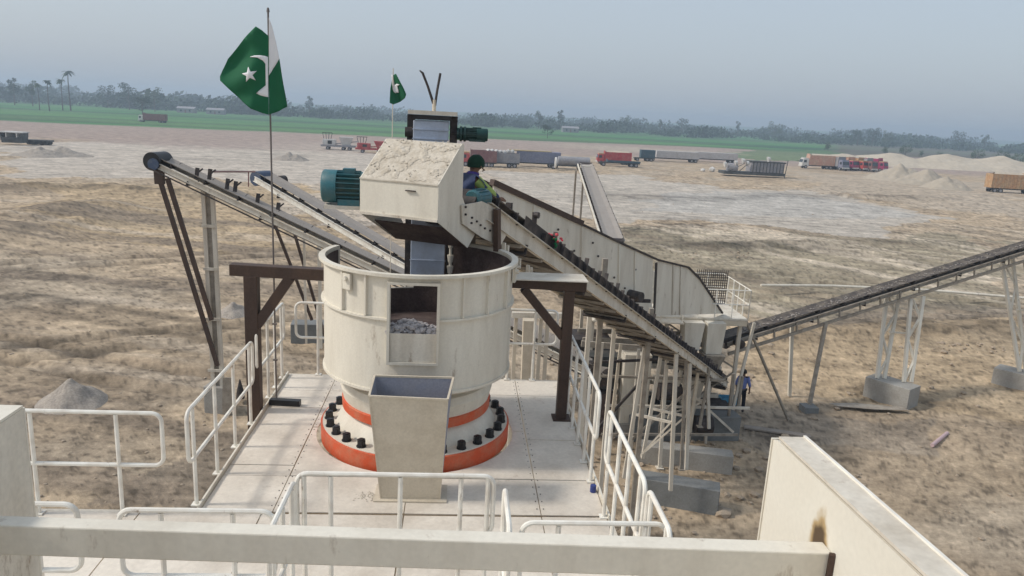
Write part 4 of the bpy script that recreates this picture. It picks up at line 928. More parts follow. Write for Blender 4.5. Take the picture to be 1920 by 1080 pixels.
foundation('pale concrete block under the white lattice trestle of the right conveyor', onz(1617, 741), onz(1700, 768), 1.0, .85)
f0, f1 = onz(1912, 724), onz(1955, 733); trestle('white lattice trestle at the right edge of the photo', f0, f1, prm(1955), .7)
foundation('pale concrete block at the right edge under the second lattice trestle', onz(1858, 716), onz(1960, 742), 1.0, .7)
m = MB(); ppp = [onz(1425, 548), onz(1560, 549), onz(1740, 557), onz(1930, 573), onz(2200, 600)]; m.tube([p+Vector((0, 0, .5)) for p in ppp], .09, 8)
t = solo('ground_pipe', m, 'cream', tuple(ppp[0]), 'long white pipe running across the dirt behind the right conveyor', 'pipe')
m = MB(); p, q = onz(1748, 835, .05), onz(1776, 812, .05); m.tube([p, q], .07, 10); solo('loose_pipe', m, 'pinkpipe', tuple(p), 'short pinkish pipe lying on the bare dirt at lower right', 'pipe')
m = MB().prism([onz(*q, .12) for q in [(1555, 757), (1570, 762), (1640, 768), (1705, 770), (1690, 764), (1600, 756)]], (0, 0, .02)); solo('sheet_metal', m, 'steel', tuple(onz(1630, 763, .1)), 'thin bent metal sheet on the dirt below the pale concrete block', 'sheet')
for i, (x0, y0, x1, y1, lab) in enumerate([(1395, 800, 1520, 818, 'long dark strip on the ground right of the dark grey block'), (1565, 757, 1700, 768, 'dark bar under the bent metal sheet')]):
    p, q = onz(x0, y0, .06), onz(x1, y1, .06); solo('ground_strip', MB().beam(p, q, .3 if i == 0 else .08, .06), 'stripmat' if i == 0 else 'dark', tuple(p), lab, 'plank')  # first one: wide flat grey-brown strip laid just above the ground
p = onz(1392, 775, .9); 
m = MB(); bx = ony(1362, 770, 25.6)
m.box((bx.x-.3, bx.y-.2, .9), (bx.x+.3, bx.y+.2, .93)); 
for sx in (-1, 1): m.box((bx.x+sx*.3-.015, bx.y-.2, .9), (bx.x+sx*.3+.015, bx.y+.2, 1.15)); m.box((bx.x-.3, bx.y+sx*.2-.015, .9), (bx.x+.3, bx.y+sx*.2+.015, 1.15))
solo('plastic_crate', m, 'crate', (bx.x, bx.y, .9), 'light blue open plastic crate on the dark block by the man', 'crate')

# ================================================================== GRAVEL PILES
def pile(name, label, c0, rx, ry, h, mt, seed, rough=.12, grp=None, peaks=None, n=64):
    m = MB(); vs = []; fs = []
    for j in range(n+1):
        for i in range(n+1):
            x, y = (i/n*2-1), (j/n*2-1); P_ = peaks or [(0, 0, 1, 1)]
            r0 = 1+.18*mnoise.noise(Vector((x*1.5+seed, y*1.5, seed)))
            z = max(hh*max(0, 1-math.hypot(x-a_, y-b_)/(rr_*r0)) for a_, b_, hh, rr_ in P_)
            z = z*(1+.25*mnoise.noise(Vector((x*3, y*3, seed))))+rough*z**.5*mnoise.fractal(Vector((x*5, y*5, seed)), 1, 2, 4)*.5 if z > 0 else 0
            vs.append((c0.x+x*rx, c0.y+y*ry, z*h-.12))
    for j in range(n):
        for i in range(n): a_ = j*(n+1)+i; fs.append((a_, a_+1, a_+n+2, a_+n+1))
    m.add(vs, fs); o = m.build(name, mt, None, True, loc=(c0.x, c0.y, 0)); return tag(o, label, 'pile', grp)
pile('gravel_pile', 'small grey gravel pile on the dirt at left below the tracks', onz(138, 752), 1.3, 1.3, .98, 'gravel', 1.1, .03)
pile('gravel_pile', 'low grey gravel pile beyond the left conveyor leg', onz(440, 588), 1.1, 1.1, .75, 'gravel', 2.1, .03)
pile('spoil_heap', 'long pale sand stockpile on the right skyline of the yard', onz(1790, 318)+Vector((8, 8, 0)), 60, 30, 5.5, 'sand', 3.1, .35, 'sand stockpiles at the right', [(-.75, 0, .75, .3), (-.45, .05, 1, .38), (-.1, 0, 1, .42), (.25, 0, 1, .42), (.55, 0, .95, .4), (.85, 0, .8, .35)], 130)
for i, (x, y, r, h, lab) in enumerate([(1685, 338, 9, 5.2, 'grey brown cone of sand next to the magenta truck'), (1735, 345, 8, 4.6, 'middle grey brown cone of sand in front of the pale stockpile'), (1775, 354, 6.5, 3.6, 'grey brown cone of sand nearest the orange tipper truck')]):
    pile('sand_cone', lab, onz(x, y), r*.95, r*.8, h*.8, 'sandgrey', 4+i*1.7, .2, 'sand stockpiles at the right')
for i, (x, y, r, lab) in enumerate([(545, 300, 4, 'dull grey heap beyond the farther left conveyor head'), (120, 292, 5, 'low dark heap on the pale ground at far left'), (75, 293, 5, 'low dark heap left of another on the far left pale ground')]):
    pile('dirt_heap', lab, onz(x, y), r, r*.7, 1.6, 'gravel', 9+i, .3, 'dirt heaps on the pale ground')

# ================================================================== NEAR RAILINGS
def rounded(p0, p1, z0, z1, r=.09, n=5):
    """closed rounded loop in the vertical plane p0-p1"""
    p0, p1 = Vector((p0[0], p0[1], 0)), Vector((p1[0], p1[1], 0)); d = (p1-p0).normalized(); L = (p1-p0).length; pts = []
    for cx_, cz_, a0 in [(L-r, z1-r, 0), (r, z1-r, 90), (r, z0+r, 180), (L-r, z0+r, 270)]:
        for k in range(n+1):
            a = R_(a0+90*k/n); pts.append(p0+d*(cx_+r*math.cos(a))+Vector((0, 0, cz_+r*math.sin(a))))
    return pts
def panel(label, p0, p1, npost, zt=8.0, zb=DZ, mid=.55, r=.021, inset=.16, posts=None, w_='white'):
    t = thing('railing_panel', (p0[0], p0[1], zb), label, 'railing', 'white pipe railing panels on the platform')
    MB().tube(rounded(p0, p1, zt-mid, zt), r, 8, closed=True).build('rail_loop', w_, t, True)
    a, b = Vector((p0[0], p0[1], 0)), Vector((p1[0], p1[1], 0)); L = (b-a).length; first = None
    ps = posts or [inset+(L-2*inset)*i/(npost-1) for i in range(npost)]
    for s in ps:
        q = a+(b-a).normalized()*s
        if first is None: first = MB().tube([(q.x, q.y, zb), (q.x, q.y, zt-r)], r, 8).build('post', w_, t, True); q0 = q
        else:
            c_ = first.copy(); scene.collection.objects.link(c_); c_.parent = t; c_.location = q-q0
    for s in ps: q = a+(b-a).normalized()*s; MB().box((q.x-.045, q.y-.045, zb), (q.x+.045, q.y+.045, zb+.012)).build('foot_plate', w_, t)
    return t
XL, XR = -2.6, 1.63
panel('railing panel along the left deck edge, nearest the camera', (XL, 7.05), (XL, 9.42), 4, zt=7.98)
panel('railing panel along the left deck edge, behind the flag pole', (XL, 9.62), (XL, 11.15), 4, zt=8.05)
panel('railing panel at the back left of the deck beside the barrel', (-2.42, 11.17), (-.9, 11.17), 3, zt=8.05, posts=[.33, 1.2])
panel('railing panel at the back right of the deck between barrel and brown post', (.45, 11.17), (1.6, 11.17), 3, zt=8.05, posts=[.4, .8])
panel('railing panel along the right deck edge, farther one beside the brown post', (XR, 7.68), (XR, 10.0), 5, zt=8.03)
panel('railing panel along the right deck edge, nearest the bright side wall', (XR+.01, 5.62), (XR+.01, 7.22), 4, zt=8.05)
panel('short railing panel closing the right deck edge by the cross beam', (XR+.02, 4.88), (XR+.02, 5.55), 2, zt=8.04, inset=.1)
panel('railing panel at far left over the open ground', (-5.6, 7.0), (-2.82, 7.0), 4, zt=7.99, posts=[.6, 1.55, 2.35])
panel('front railing panel in front of the steel chute', (-1.27, 5.8), (.38, 5.8), 4, zt=8.0, posts=[.06, .28, .86, 1.37, 1.6])
panel('side return railing left of the front railing panel', (-1.28, 4.9), (-1.27, 5.72), 3, zt=7.98, inset=.12)
panel('low railing behind the cross beam on the right', (.56, 5.07), (1.68, 5.07), 2, zt=8.0, posts=[.28, .95])
panel('low railing behind the cross beam on the left', (-2.42, 5.15), (-1.3, 5.15), 2, zt=8.02, posts=[.82, .3])
panel('rail end at the far left behind the cross beam', (-3.9, 5.2), (-2.74, 5.2), 2, zt=8.03, inset=.3)
panel('railing panel seen end on right of the front railing', (.46, 4.95), (.46, 5.62), 2, zt=8.0, inset=.08)
# open gate-like grey stand between floor plates near bottom left
t = thing('step_ladder', (-1.9, 4.9, DZ), 'brown edged step frame on the walkway under the cross beam', 'ladder')
MB().beam((-2.08, 4.55, DZ), (-1.9, 4.85, DZ+.5), .05, .03).build('rail', 'brown', t); MB().beam((-1.92, 4.55, DZ), (-1.75, 4.85, DZ+.5), .05, .03).build('rail', 'brown', t)
m = MB()
for i in range(4): m.beam((-2.04+i*.045, 4.62+i*.075, DZ+.1+i*.125), (-1.88+i*.045, 4.62+i*.075, DZ+.1+i*.125), .05, .015)
m.build('tread', 'bare', t)
solo('paint_can', MB().tube([(1.78, 7.55, DZ-.0), (1.78, 7.55, DZ+.02), (1.78, 7.55, DZ+.08)], .034, 14), 'blue', (1.78, 7.55, DZ), 'small blue topped can outside the right railing', 'can')
bpy.data.objects['paint_can'].location = (1.62, 7.60, DZ)

# ================================================================== FOREGROUND FRAME
ff = thing('hopper_frame', (0, 2.6, 8), 'cream painted steel hopper frame in the foreground, two side walls joined by a cross beam', 'steel frame')
XW = 1.5
def burn_mat():
    m = mat('cream_paint_with_weld_burn', (.70, .665, .575), .5, dirt=(.60, .545, .45), damt=.3, dscale=2, bump=.04, var=.04)
    n = m.node_tree.nodes; l = m.node_tree.links; b = n['Principled BSDF']; g = n.new('ShaderNodeNewGeometry')
    src = b.inputs['Base Color'].links[0].from_socket
    mp = n.new('ShaderNodeMapping'); mp.inputs['Location'].default_value = (-XW*3, -2.62*8.0, -9.35*3.6); mp.inputs['Scale'].default_value = (3, 8.0, 3.6)
    l.new(g.outputs['Position'], mp.inputs[0])
    nz = n.new('ShaderNodeTexNoise'); nz.inputs['Scale'].default_value = 9; nz.inputs['Detail'].default_value = 5; l.new(g.outputs['Position'], nz.inputs['Vector'])
    ln = n.new('ShaderNodeVectorMath'); ln.operation = 'LENGTH'; l.new(mp.outputs[0], ln.inputs[0])
    ad = n.new('ShaderNodeMath'); ad.operation = 'MULTIPLY_ADD'; ad.inputs[1].default_value = .7; l.new(nz.outputs['Fac'], ad.inputs[0]); l.new(ln.outputs['Value'], ad.inputs[2])
    cr_ = n.new('ShaderNodeValToRGB'); e = cr_.color_ramp.elements; e[0].position = .62; e[0].color = (.10, .065, .035, 1); e[1].position = 1.0; e[1].color = (.69, .65, .55, 1)
    x = e.new(.78); x.color = (.42, .30, .15, 1); l.new(ad.outputs[0], cr_.inputs[0])
    fac = n.new('ShaderNodeMapRange'); fac.inputs[1].default_value = .8; fac.inputs[2].default_value = 1.0; fac.inputs[3].default_value = 1; fac.inputs[4].default_value = 0; l.new(ad.outputs[0], fac.inputs[0])
    mx = n.new('ShaderNodeMix'); mx.data_type = 'RGBA'; l.new(fac.outputs[0], mx.inputs[0]); l.new(src, mx.inputs[6]); l.new(cr_.outputs[0], mx.inputs[7]); l.new(mx.outputs[2], b.inputs['Base Color'])
    return m
bmat = burn_mat()
MB().prism([(XW, .8, 7.2), (XW, 3.14, 7.2), (XW, 3.14, 9.585), (XW, 3.10, 9.60), (XW, .8, 9.68)], (.012, 0, 0)).build('side_wall', bmat, ff)
m = MB(); m.prism([(XW, .8, 9.692), (XW+.115, .8, 9.692), (XW+.115, 3.09, 9.612), (XW, 3.09, 9.612)], (0, 0, .012)); m.build('top_flange', 'cream2', ff)
MB().prism([(XW+.115, .8, 9.60), (XW+.115, .8, 9.712), (XW+.115, 3.09, 9.632), (XW+.115, 3.09, 9.52)], (.012, 0, 0)).build('flange_lip', 'white', ff)
MB().box((XW-.006, 3.14, 7.2), (XW+.06, 3.152, 9.59)).build('end_plate', 'cream', ff)
XW2 = -1.84
MB().box((XW2-.012, .8, 7.2), (XW2, 3.14, 9.66)).build('side_wall', 'cream2', ff)
MB().box((XW2-.18, .8, 9.662), (XW2, 3.14, 9.674)).build('top_flange', 'cream', ff)
MB().box((XW2-.13, 3.142, 7.2), (XW2, 3.154, 9.66)).build('end_plate', 'cream', ff)
bt = ony(700, 990, 2.62).z
zt = 9.40
fl_, fr_ = onz(0, 966, zt), onz(1530, 1015, zt); nl_, nr_ = onz(0, 985, zt), onz(1530, 1037, zt)
def alongx(p, q, X): k = (X-p.x)/(q.x-p.x); return p+(q-p)*k
FLp, FRp, NLp, NRp = alongx(fl_, fr_, XW2+.002), alongx(fl_, fr_, XW-.002), alongx(nl_, nr_, XW2+.002), alongx(nl_, nr_, XW-.002)
hB = zt-ony(700, 1064, alongx(nl_, nr_, onz(700, 1010, zt).x).y).z
MB().prism([FLp, FRp, NRp, NLp], (0, 0, -hB)).build('cross_beam', 'cream', ff, bevel=.006)
y0_ = NRp.y
m = MB()
for i in range(26):
    z = zt-hB*i/25; m.tube([(XW-.02, y0_-.006, z), (XW, y0_-.012, z)], .009, 5)
m.build('weld_bead', 'brown', ff)
# ================================================================== FLAGS
def cloth(pxpoly, Yf, wave, off, nm, mt, root, sub=5):
    bm = bmesh.new(); vs = [bm.verts.new(ony(x, y, Yf)) for x, y in pxpoly]; f = bm.faces.new(vs)
    bmesh.ops.triangulate(bm, faces=[f])
    for _ in range(sub):
        es = [e for e in bm.edges if e.calc_length() > .045]
        if not es: break
        bmesh.ops.subdivide_edges(bm, edges=es, cuts=1, use_grid_fill=False); bmesh.ops.triangulate(bm, faces=bm.faces[:])
    for v in bm.verts: v.co.y += wave(v.co.x, v.co.z)+off
    me = bpy.data.meshes.new(nm); off_ = root.location if root.parent is None else root.parent.location
    for v in bm.verts: v.co -= off_
    bm.normal_update(); bm.to_mesh(me); bm.free(); me.materials.append(MT[mt]); me.polygons.foreach_set('use_smooth', [True]*len(me.polygons))
    o = bpy.data.objects.new(nm, me); scene.collection.objects.link(o); o.parent = root
    sdm = o.modifiers.new('thick', 'SOLIDIFY'); sdm.thickness = .003; return o
fpx, fpy = -2.60, 10.09
fl = thing('flag', (fpx, fpy, 10.6), 'large green and white national flag with crescent and star on the tall pole', 'flag')
xp = ony(504, 120, fpy).x
def wv(x, z):
    s = max(0, (xp-x)); r_ = max(0, (x-xp)); return .05*math.sin(s*9+z*2.5)*min(1, s*5)+.03*math.sin(z*13+s*8)*min(1, s*4)+.12*r_+.03*math.sin(r_*30)*min(1, r_*6)
gf = cloth([(481, 50), (492, 57), (504, 68), (504, 215), (492, 212), (473, 204), (455, 190), (430, 168), (411, 151), (410, 143), (414, 132), (425, 110), (441, 92), (460, 70)], fpy, wv, -.004, 'green_field', 'flaggreen', fl)
cloth([(504, 32), (510, 50), (517, 78), (524, 109), (512, 128), (504, 142)], fpy, wv, 0, 'white_band', 'flagwhite', fl)
cloth([(504.3, 142), (512, 128), (524, 110), (530, 150), (535, 180), (537.5, 200), (524, 208), (504.3, 215)], fpy, wv, .003, 'green_fold', 'flaggreen', fl)
cloth([(469, 107), (478, 104.5), (488, 104), (497, 105), (503, 107), (503.2, 130), (503.2, 182), (497, 181), (489, 179), (481, 175), (490, 175.5), (497, 172), (498.5, 160), (498.5, 120), (494, 114), (484, 108.5)], fpy, wv, -.010, 'crescent', 'flagwhite', gf)
st = []
for k in range(10):
    a = R_(-100+36*k); r_ = 15 if k % 2 == 0 else 6; st.append((470.5+r_*math.cos(a), 140.5+r_*math.sin(a)))
cloth(st, fpy, wv, -.010, 'star', 'flagwhite', gf)
fp = thing('flag_pole', (fpx, fpy, DZ), 'tall thin dark flag pole tied to the left railing', 'pole')
ptop = ony(504, 22, fpy); MB().tube([(xp, fpy+.02, DZ-.2), (xp, fpy+.02, ptop.z)], .012, 8).build('shaft', 'pole', fp)
MB().tube([(xp, fpy+.02, ptop.z), (xp, fpy+.02, ptop.z+.05)], [.022, .012], 8).build('finial', 'pole', fp)
m = MB()
for z in (7.5, 8.02): m.tube([(xp-.03, fpy, z), (xp+.03, fpy, z)], .016, 6)
m.build('pole_clamp', 'pole', fp)
Yf2 = 22
fl2 = thing('flag', tuple(ony(745, 170, Yf2)), 'small distant green flag left of the forked post', 'flag')
xp2 = ony(738, 165, Yf2).x
wv2 = lambda x, z: .08*math.sin((x-xp2)*14+z*5)
g2 = cloth([(735.5, 141), (743, 138.5), (749, 150), (757, 165), (762, 177), (760, 184), (750, 191), (738, 196), (731, 193), (732, 165)], Yf2, wv2, 0, 'green_field', 'flaggreen', fl2)
cloth([(733.5, 140), (736.5, 141), (742, 175), (738, 172), (734.5, 158)], Yf2, wv2, -.02, 'white_band', 'flagwhite', fl2)
cloth([(739, 160), (744, 157), (750, 159), (746, 161), (743, 165), (744, 171), (748, 174), (742, 174), (739, 168)], Yf2, wv2, -.03, 'crescent', 'flagwhite', g2)
t = thing('flag_pole', (xp2, Yf2+.1, 0), 'thin pale pole of the small distant flag', 'pole')
q = ony(737, 128, Yf2); MB().tube([(q.x, Yf2+.05, 0), (q.x, Yf2+.05, q.z)], .014, 6).build('shaft', 'cream2', t)

# red and green cloth on the conveyor
p = onplane(1040, 452, A-s_*.02, Dh)
t = thing('cloth_bundle', tuple(p), 'red and green cloth bundle hanging over the main conveyor', 'cloth')
m = MB()
for i in range(16): rockshape(m, p+d_*random.uniform(-.15, .15)+Vector((0, 0, random.uniform(-.03, .10)))-s_*random.uniform(-.08, .10)-d_.cross(s_)*0, random.uniform(.018, .035))
m.build('red_cloth', 'redcloth', t)
m = MB()
for i in range(9): rockshape(m, p-d_*.16+Vector((0, 0, random.uniform(-.16, .0)))+s_*random.uniform(.02, .10), random.uniform(.018, .03))
m.build('green_cloth', 'greencloth', t)

# ================================================================== PEOPLE
def skinmesh(nm, J, E, mt, parent, root='pelvis', sub=2):
    keys = list(J); bm = bmesh.new(); lay = bm.verts.layers.skin.verify(); V = {}
    off = parent.location if parent.parent is None else parent.parent.location
    for k in keys:
        p, r = J[k]; v = bm.verts.new(Vector(p)-off); v[lay].radius = (r, r) if not isinstance(r, tuple) else r; v[lay].use_root = (k == root); V[k] = v
    for a, b in E: bm.edges.new((V[a], V[b]))
    me = bpy.data.meshes.new(nm); bm.to_mesh(me); bm.free(); me.materials.append(MT[mt])
    o = bpy.data.objects.new(nm, me); scene.collection.objects.link(o); o.parent = parent
    s = o.modifiers.new('skin', 'SKIN'); s.use_smooth_shade = True; ss = o.modifiers.new('sub', 'SUBSURF'); ss.levels = ss.render_levels = sub
    return o
def figure(root, base, face, pose, mats):
    """pose: dict joint-> (right, forward, up) metres in the figure's own frame"""
    fw = Vector((math.sin(face), math.cos(face), 0)); rt = Vector((fw.y, -fw.x, 0)); b = Vector(base)
    P = {k: b+rt*v[0]+fw*v[1]+Vector((0, 0, v[2])) for k, v in pose.items()}
    rad = dict(pelvis=.13, waist=.125, chest=.15, neck0=.07, neck=.055, head=.095, crown=.085, face=.08)
    for s in 'lr': rad.update({f'sh{s}': .062, f'el{s}': .043, f'wr{s}': .03, f'hip{s}': .085, f'kn{s}': .06, f'an{s}': .042, f'toe{s}': .035, f'ha{s}': .03})
    J = {k: (P[k], rad[k]) for k in P}
    E = [('pelvis','waist'),('waist','chest'),('chest','neck0'),('neck0','neck'),('neck','head'),('head','crown'),('head','face')]
    for s in 'lr': E += [('chest',f'sh{s}'),(f'sh{s}',f'el{s}'),(f'el{s}',f'wr{s}'),(f'wr{s}',f'ha{s}'),('pelvis',f'hip{s}'),(f'hip{s}',f'kn{s}'),(f'kn{s}',f'an{s}'),(f'an{s}',f'toe{s}')]
    body = skinmesh('body', J, E, 'skin', root)
    # fingers, five per hand
    for s in 'lr':
        w_, h_ = P[f'wr{s}'], P[f'ha{s}']; dd = (h_-w_).normalized(); sd_ = dd.cross(fw); sd_ = sd_.normalized() if sd_.length > .1 else rt
        m = MB()
        for i, ln in enumerate((.055, .075, .082, .075, .06)):
            if i == 0: q0 = w_+dd*.03+sd_*.02; q1 = q0+(dd*.5+sd_*.9).normalized()*ln; q2 = q1+dd*.02
            else: q0 = h_+sd_*(.03-.018*i); q1 = q0+dd*ln*.55; q2 = q1+(dd*.8+fw*.5).normalized()*ln*.45
            m.tube([q0, q1, q2], [.010, .009, .007], 6)
        m.build('fingers', 'skin', root)
    up = {k: (P[k], rad[k]*1.22) for k in ('waist', 'chest', 'neck0')}; up['pelvis'] = (P['pelvis'], .155); ue = [('pelvis','waist'),('waist','chest'),('chest','neck0')]
    tunic = mats.get('tunic', 0)
    for s in 'lr':
        up[f'sh{s}'] = (P[f'sh{s}'], .078); up[f'el{s}'] = (P[f'el{s}'], .058); up[f'wr{s}'] = (P[f'el{s}']+(P[f'wr{s}']-P[f'el{s}'])*(.9 if mats.get('long') else .2), .05); ue += [('chest',f'sh{s}'),(f'sh{s}',f'el{s}'),(f'el{s}',f'wr{s}')]
    up['neck0'] = (P['neck0'], .075)
    skinmesh('shirt', up, ue, mats['top'], root)
    lo = {'pelvis': (P['pelvis'], .145)}; le = []
    for s in 'lr':
        lo[f'hip{s}'] = (P[f'hip{s}'], .10); lo[f'kn{s}'] = (P[f'kn{s}'], .078); lo[f'an{s}'] = (P[f'kn{s}']+(P[f'an{s}']-P[f'kn{s}'])*.93, .062); le += [('pelvis',f'hip{s}'),(f'hip{s}',f'kn{s}'),(f'kn{s}',f'an{s}')]
        f_ = P[f'an{s}']; tt = P[f'toe{s}']; MB().tube([f_-(tt-f_)*.35-Vector((0,0,.02)), f_+(tt-f_)*.3-Vector((0,0,.015)), tt+(tt-f_)*.3], [.045, .05, .035], 8).build('shoe', 'black', root, True)
    skinmesh('trousers', lo, le, mats['bottom'], root)
    # hair / headgear cap, ears, nose
    hd_, fc_ = P['head'], P['face']; cap = bmesh.new(); bmesh.ops.create_uvsphere(cap, u_segments=16, v_segments=10, radius=1)
    m = MB(); R1 = mats.get('capr', .112); cen = P['head']+Vector((0, 0, .035))-fw*.015
    vv = []
    for v in cap.verts:
        c_ = v.co.copy(); w1 = 1+.06*mnoise.noise(c_*4)
        vv.append(cen+rt*c_.x*R1*.92*w1+fw*c_.y*R1*w1+Vector((0, 0, max(c_.z, -.35)*R1*1.02*w1)))
    cap.verts.index_update(); m.add(vv, [tuple(v.index for v in f.verts) for f in cap.faces]); cap.free(); m.build(mats.get('capname', 'hair'), mats['cap'], root, True)
    m = MB(); m.tube([fc_+fw*.055+Vector((0,0,.015)), fc_+fw*.095-Vector((0,0,.015)), fc_+fw*.06-Vector((0,0,.025))], [.008, .014, .01], 6)
    for s in (-1, 1): m.tube([hd_+rt*s*.085-Vector((0,0,.02)), hd_+rt*s*.10+Vector((0,0,.02))], [.014, .018], 6)
    m.build('face_features', 'skin', root)
    return P
# standing man, seen from behind, walking away
b0 = onz(1386, 772, 0); man = thing('person', (b0.x, b0.y, 0), 'man in blue shirt and black trousers standing by the tail of the main conveyor', 'person')
stand = dict(pelvis=(0,0,.93), waist=(0,.0,1.08), chest=(0,.02,1.32), neck0=(0,.02,1.46), neck=(0,.03,1.52), head=(0,.04,1.62), crown=(0,.03,1.69), face=(0,.07,1.58),
  shl=(-.17,.02,1.41), ell=(-.25,-.02,1.14), wrl=(-.22,.14,.95), hal=(-.21,.19,.88), shr=(.17,.02,1.41), elr=(.27,-.04,1.14), wrr=(.28,.04,.90), har=(.28,.07,.82),
  hipl=(-.09,0,.88), knl=(-.10,.05,.48), anl=(-.11,-.05,.08), toel=(-.12,.10,.03), hipr=(.09,0,.88), knr=(.11,.02,.48), anr=(.12,-.02,.08), toer=(.14,.12,.03))
figure(man, (b0.x, b0.y, 0), R_(25), stand, dict(top='shirtblue', bottom='trousers', cap='hair', capr=.115))
# crouching worker at the conveyor head
hd0 = ony(893, 300, 10.0); bz = hd0.z-.80
wk = thing('person', (hd0.x, hd0.y, bz), 'crouching worker in dark turban, navy clothes and one yellow-green sleeve at the conveyor head', 'person')
crouch = dict(pelvis=(0,-.12,.26), waist=(0,-.07,.40), chest=(0,.06,.58), neck0=(0,.12,.68), neck=(0,.14,.72), head=(0,.18,.80), crown=(0,.16,.86), face=(0,.21,.765),
  shl=(-.17,.08,.63), ell=(-.24,.28,.48), wrl=(-.14,.46,.40), hal=(-.12,.53,.38), shr=(.17,.08,.63), elr=(.25,.27,.46), wrr=(.16,.45,.38), har=(.14,.52,.36),
  hipl=(-.10,-.10,.24), knl=(-.20,.26,.42), anl=(-.14,-.02,.08), toel=(-.17,.13,.03), hipr=(.10,-.10,.24), knr=(.19,.27,.40), anr=(.14,-.02,.08), toer=(.17,.13,.03))
Pw = figure(wk, (hd0.x-.14, hd0.y+.12, bz-.10), R_(60), crouch, dict(top='kameez', bottom='trousers', cap='turban', capname='turban', capr=.125, long=True))
MB().tube([Pw['shr'], Pw['elr'], Pw['elr'].lerp(Pw['wrr'], .3)], [.075, .062, .05], 12).build('sleeve', 'hivis', wk, True)
MB().tube([Pw['neck0']+Vector((.05*math.cos(a), .05*math.sin(a), .02)) for a in [k*math.pi/4 for k in range(8)]], .04, 8, closed=True).build('scarf', 'purple', wk, True)
# a small standing grate for him
pf = thing('work_step', (hd0.x, hd0.y, bz), 'small steel standing step behind the discharge hood', 'step')
MB().box((hd0.x-.4, hd0.y-.2, bz-.03), (hd0.x+.35, hd0.y+.45, bz-.002)).build('tread_plate', 'steel', pf); MB().beam((hd0.x, hd0.y+.2, bz-.03), (hd0.x+.0, hd0.y+.2, DZ), .08, .08).build('leg', 'steel', pf)

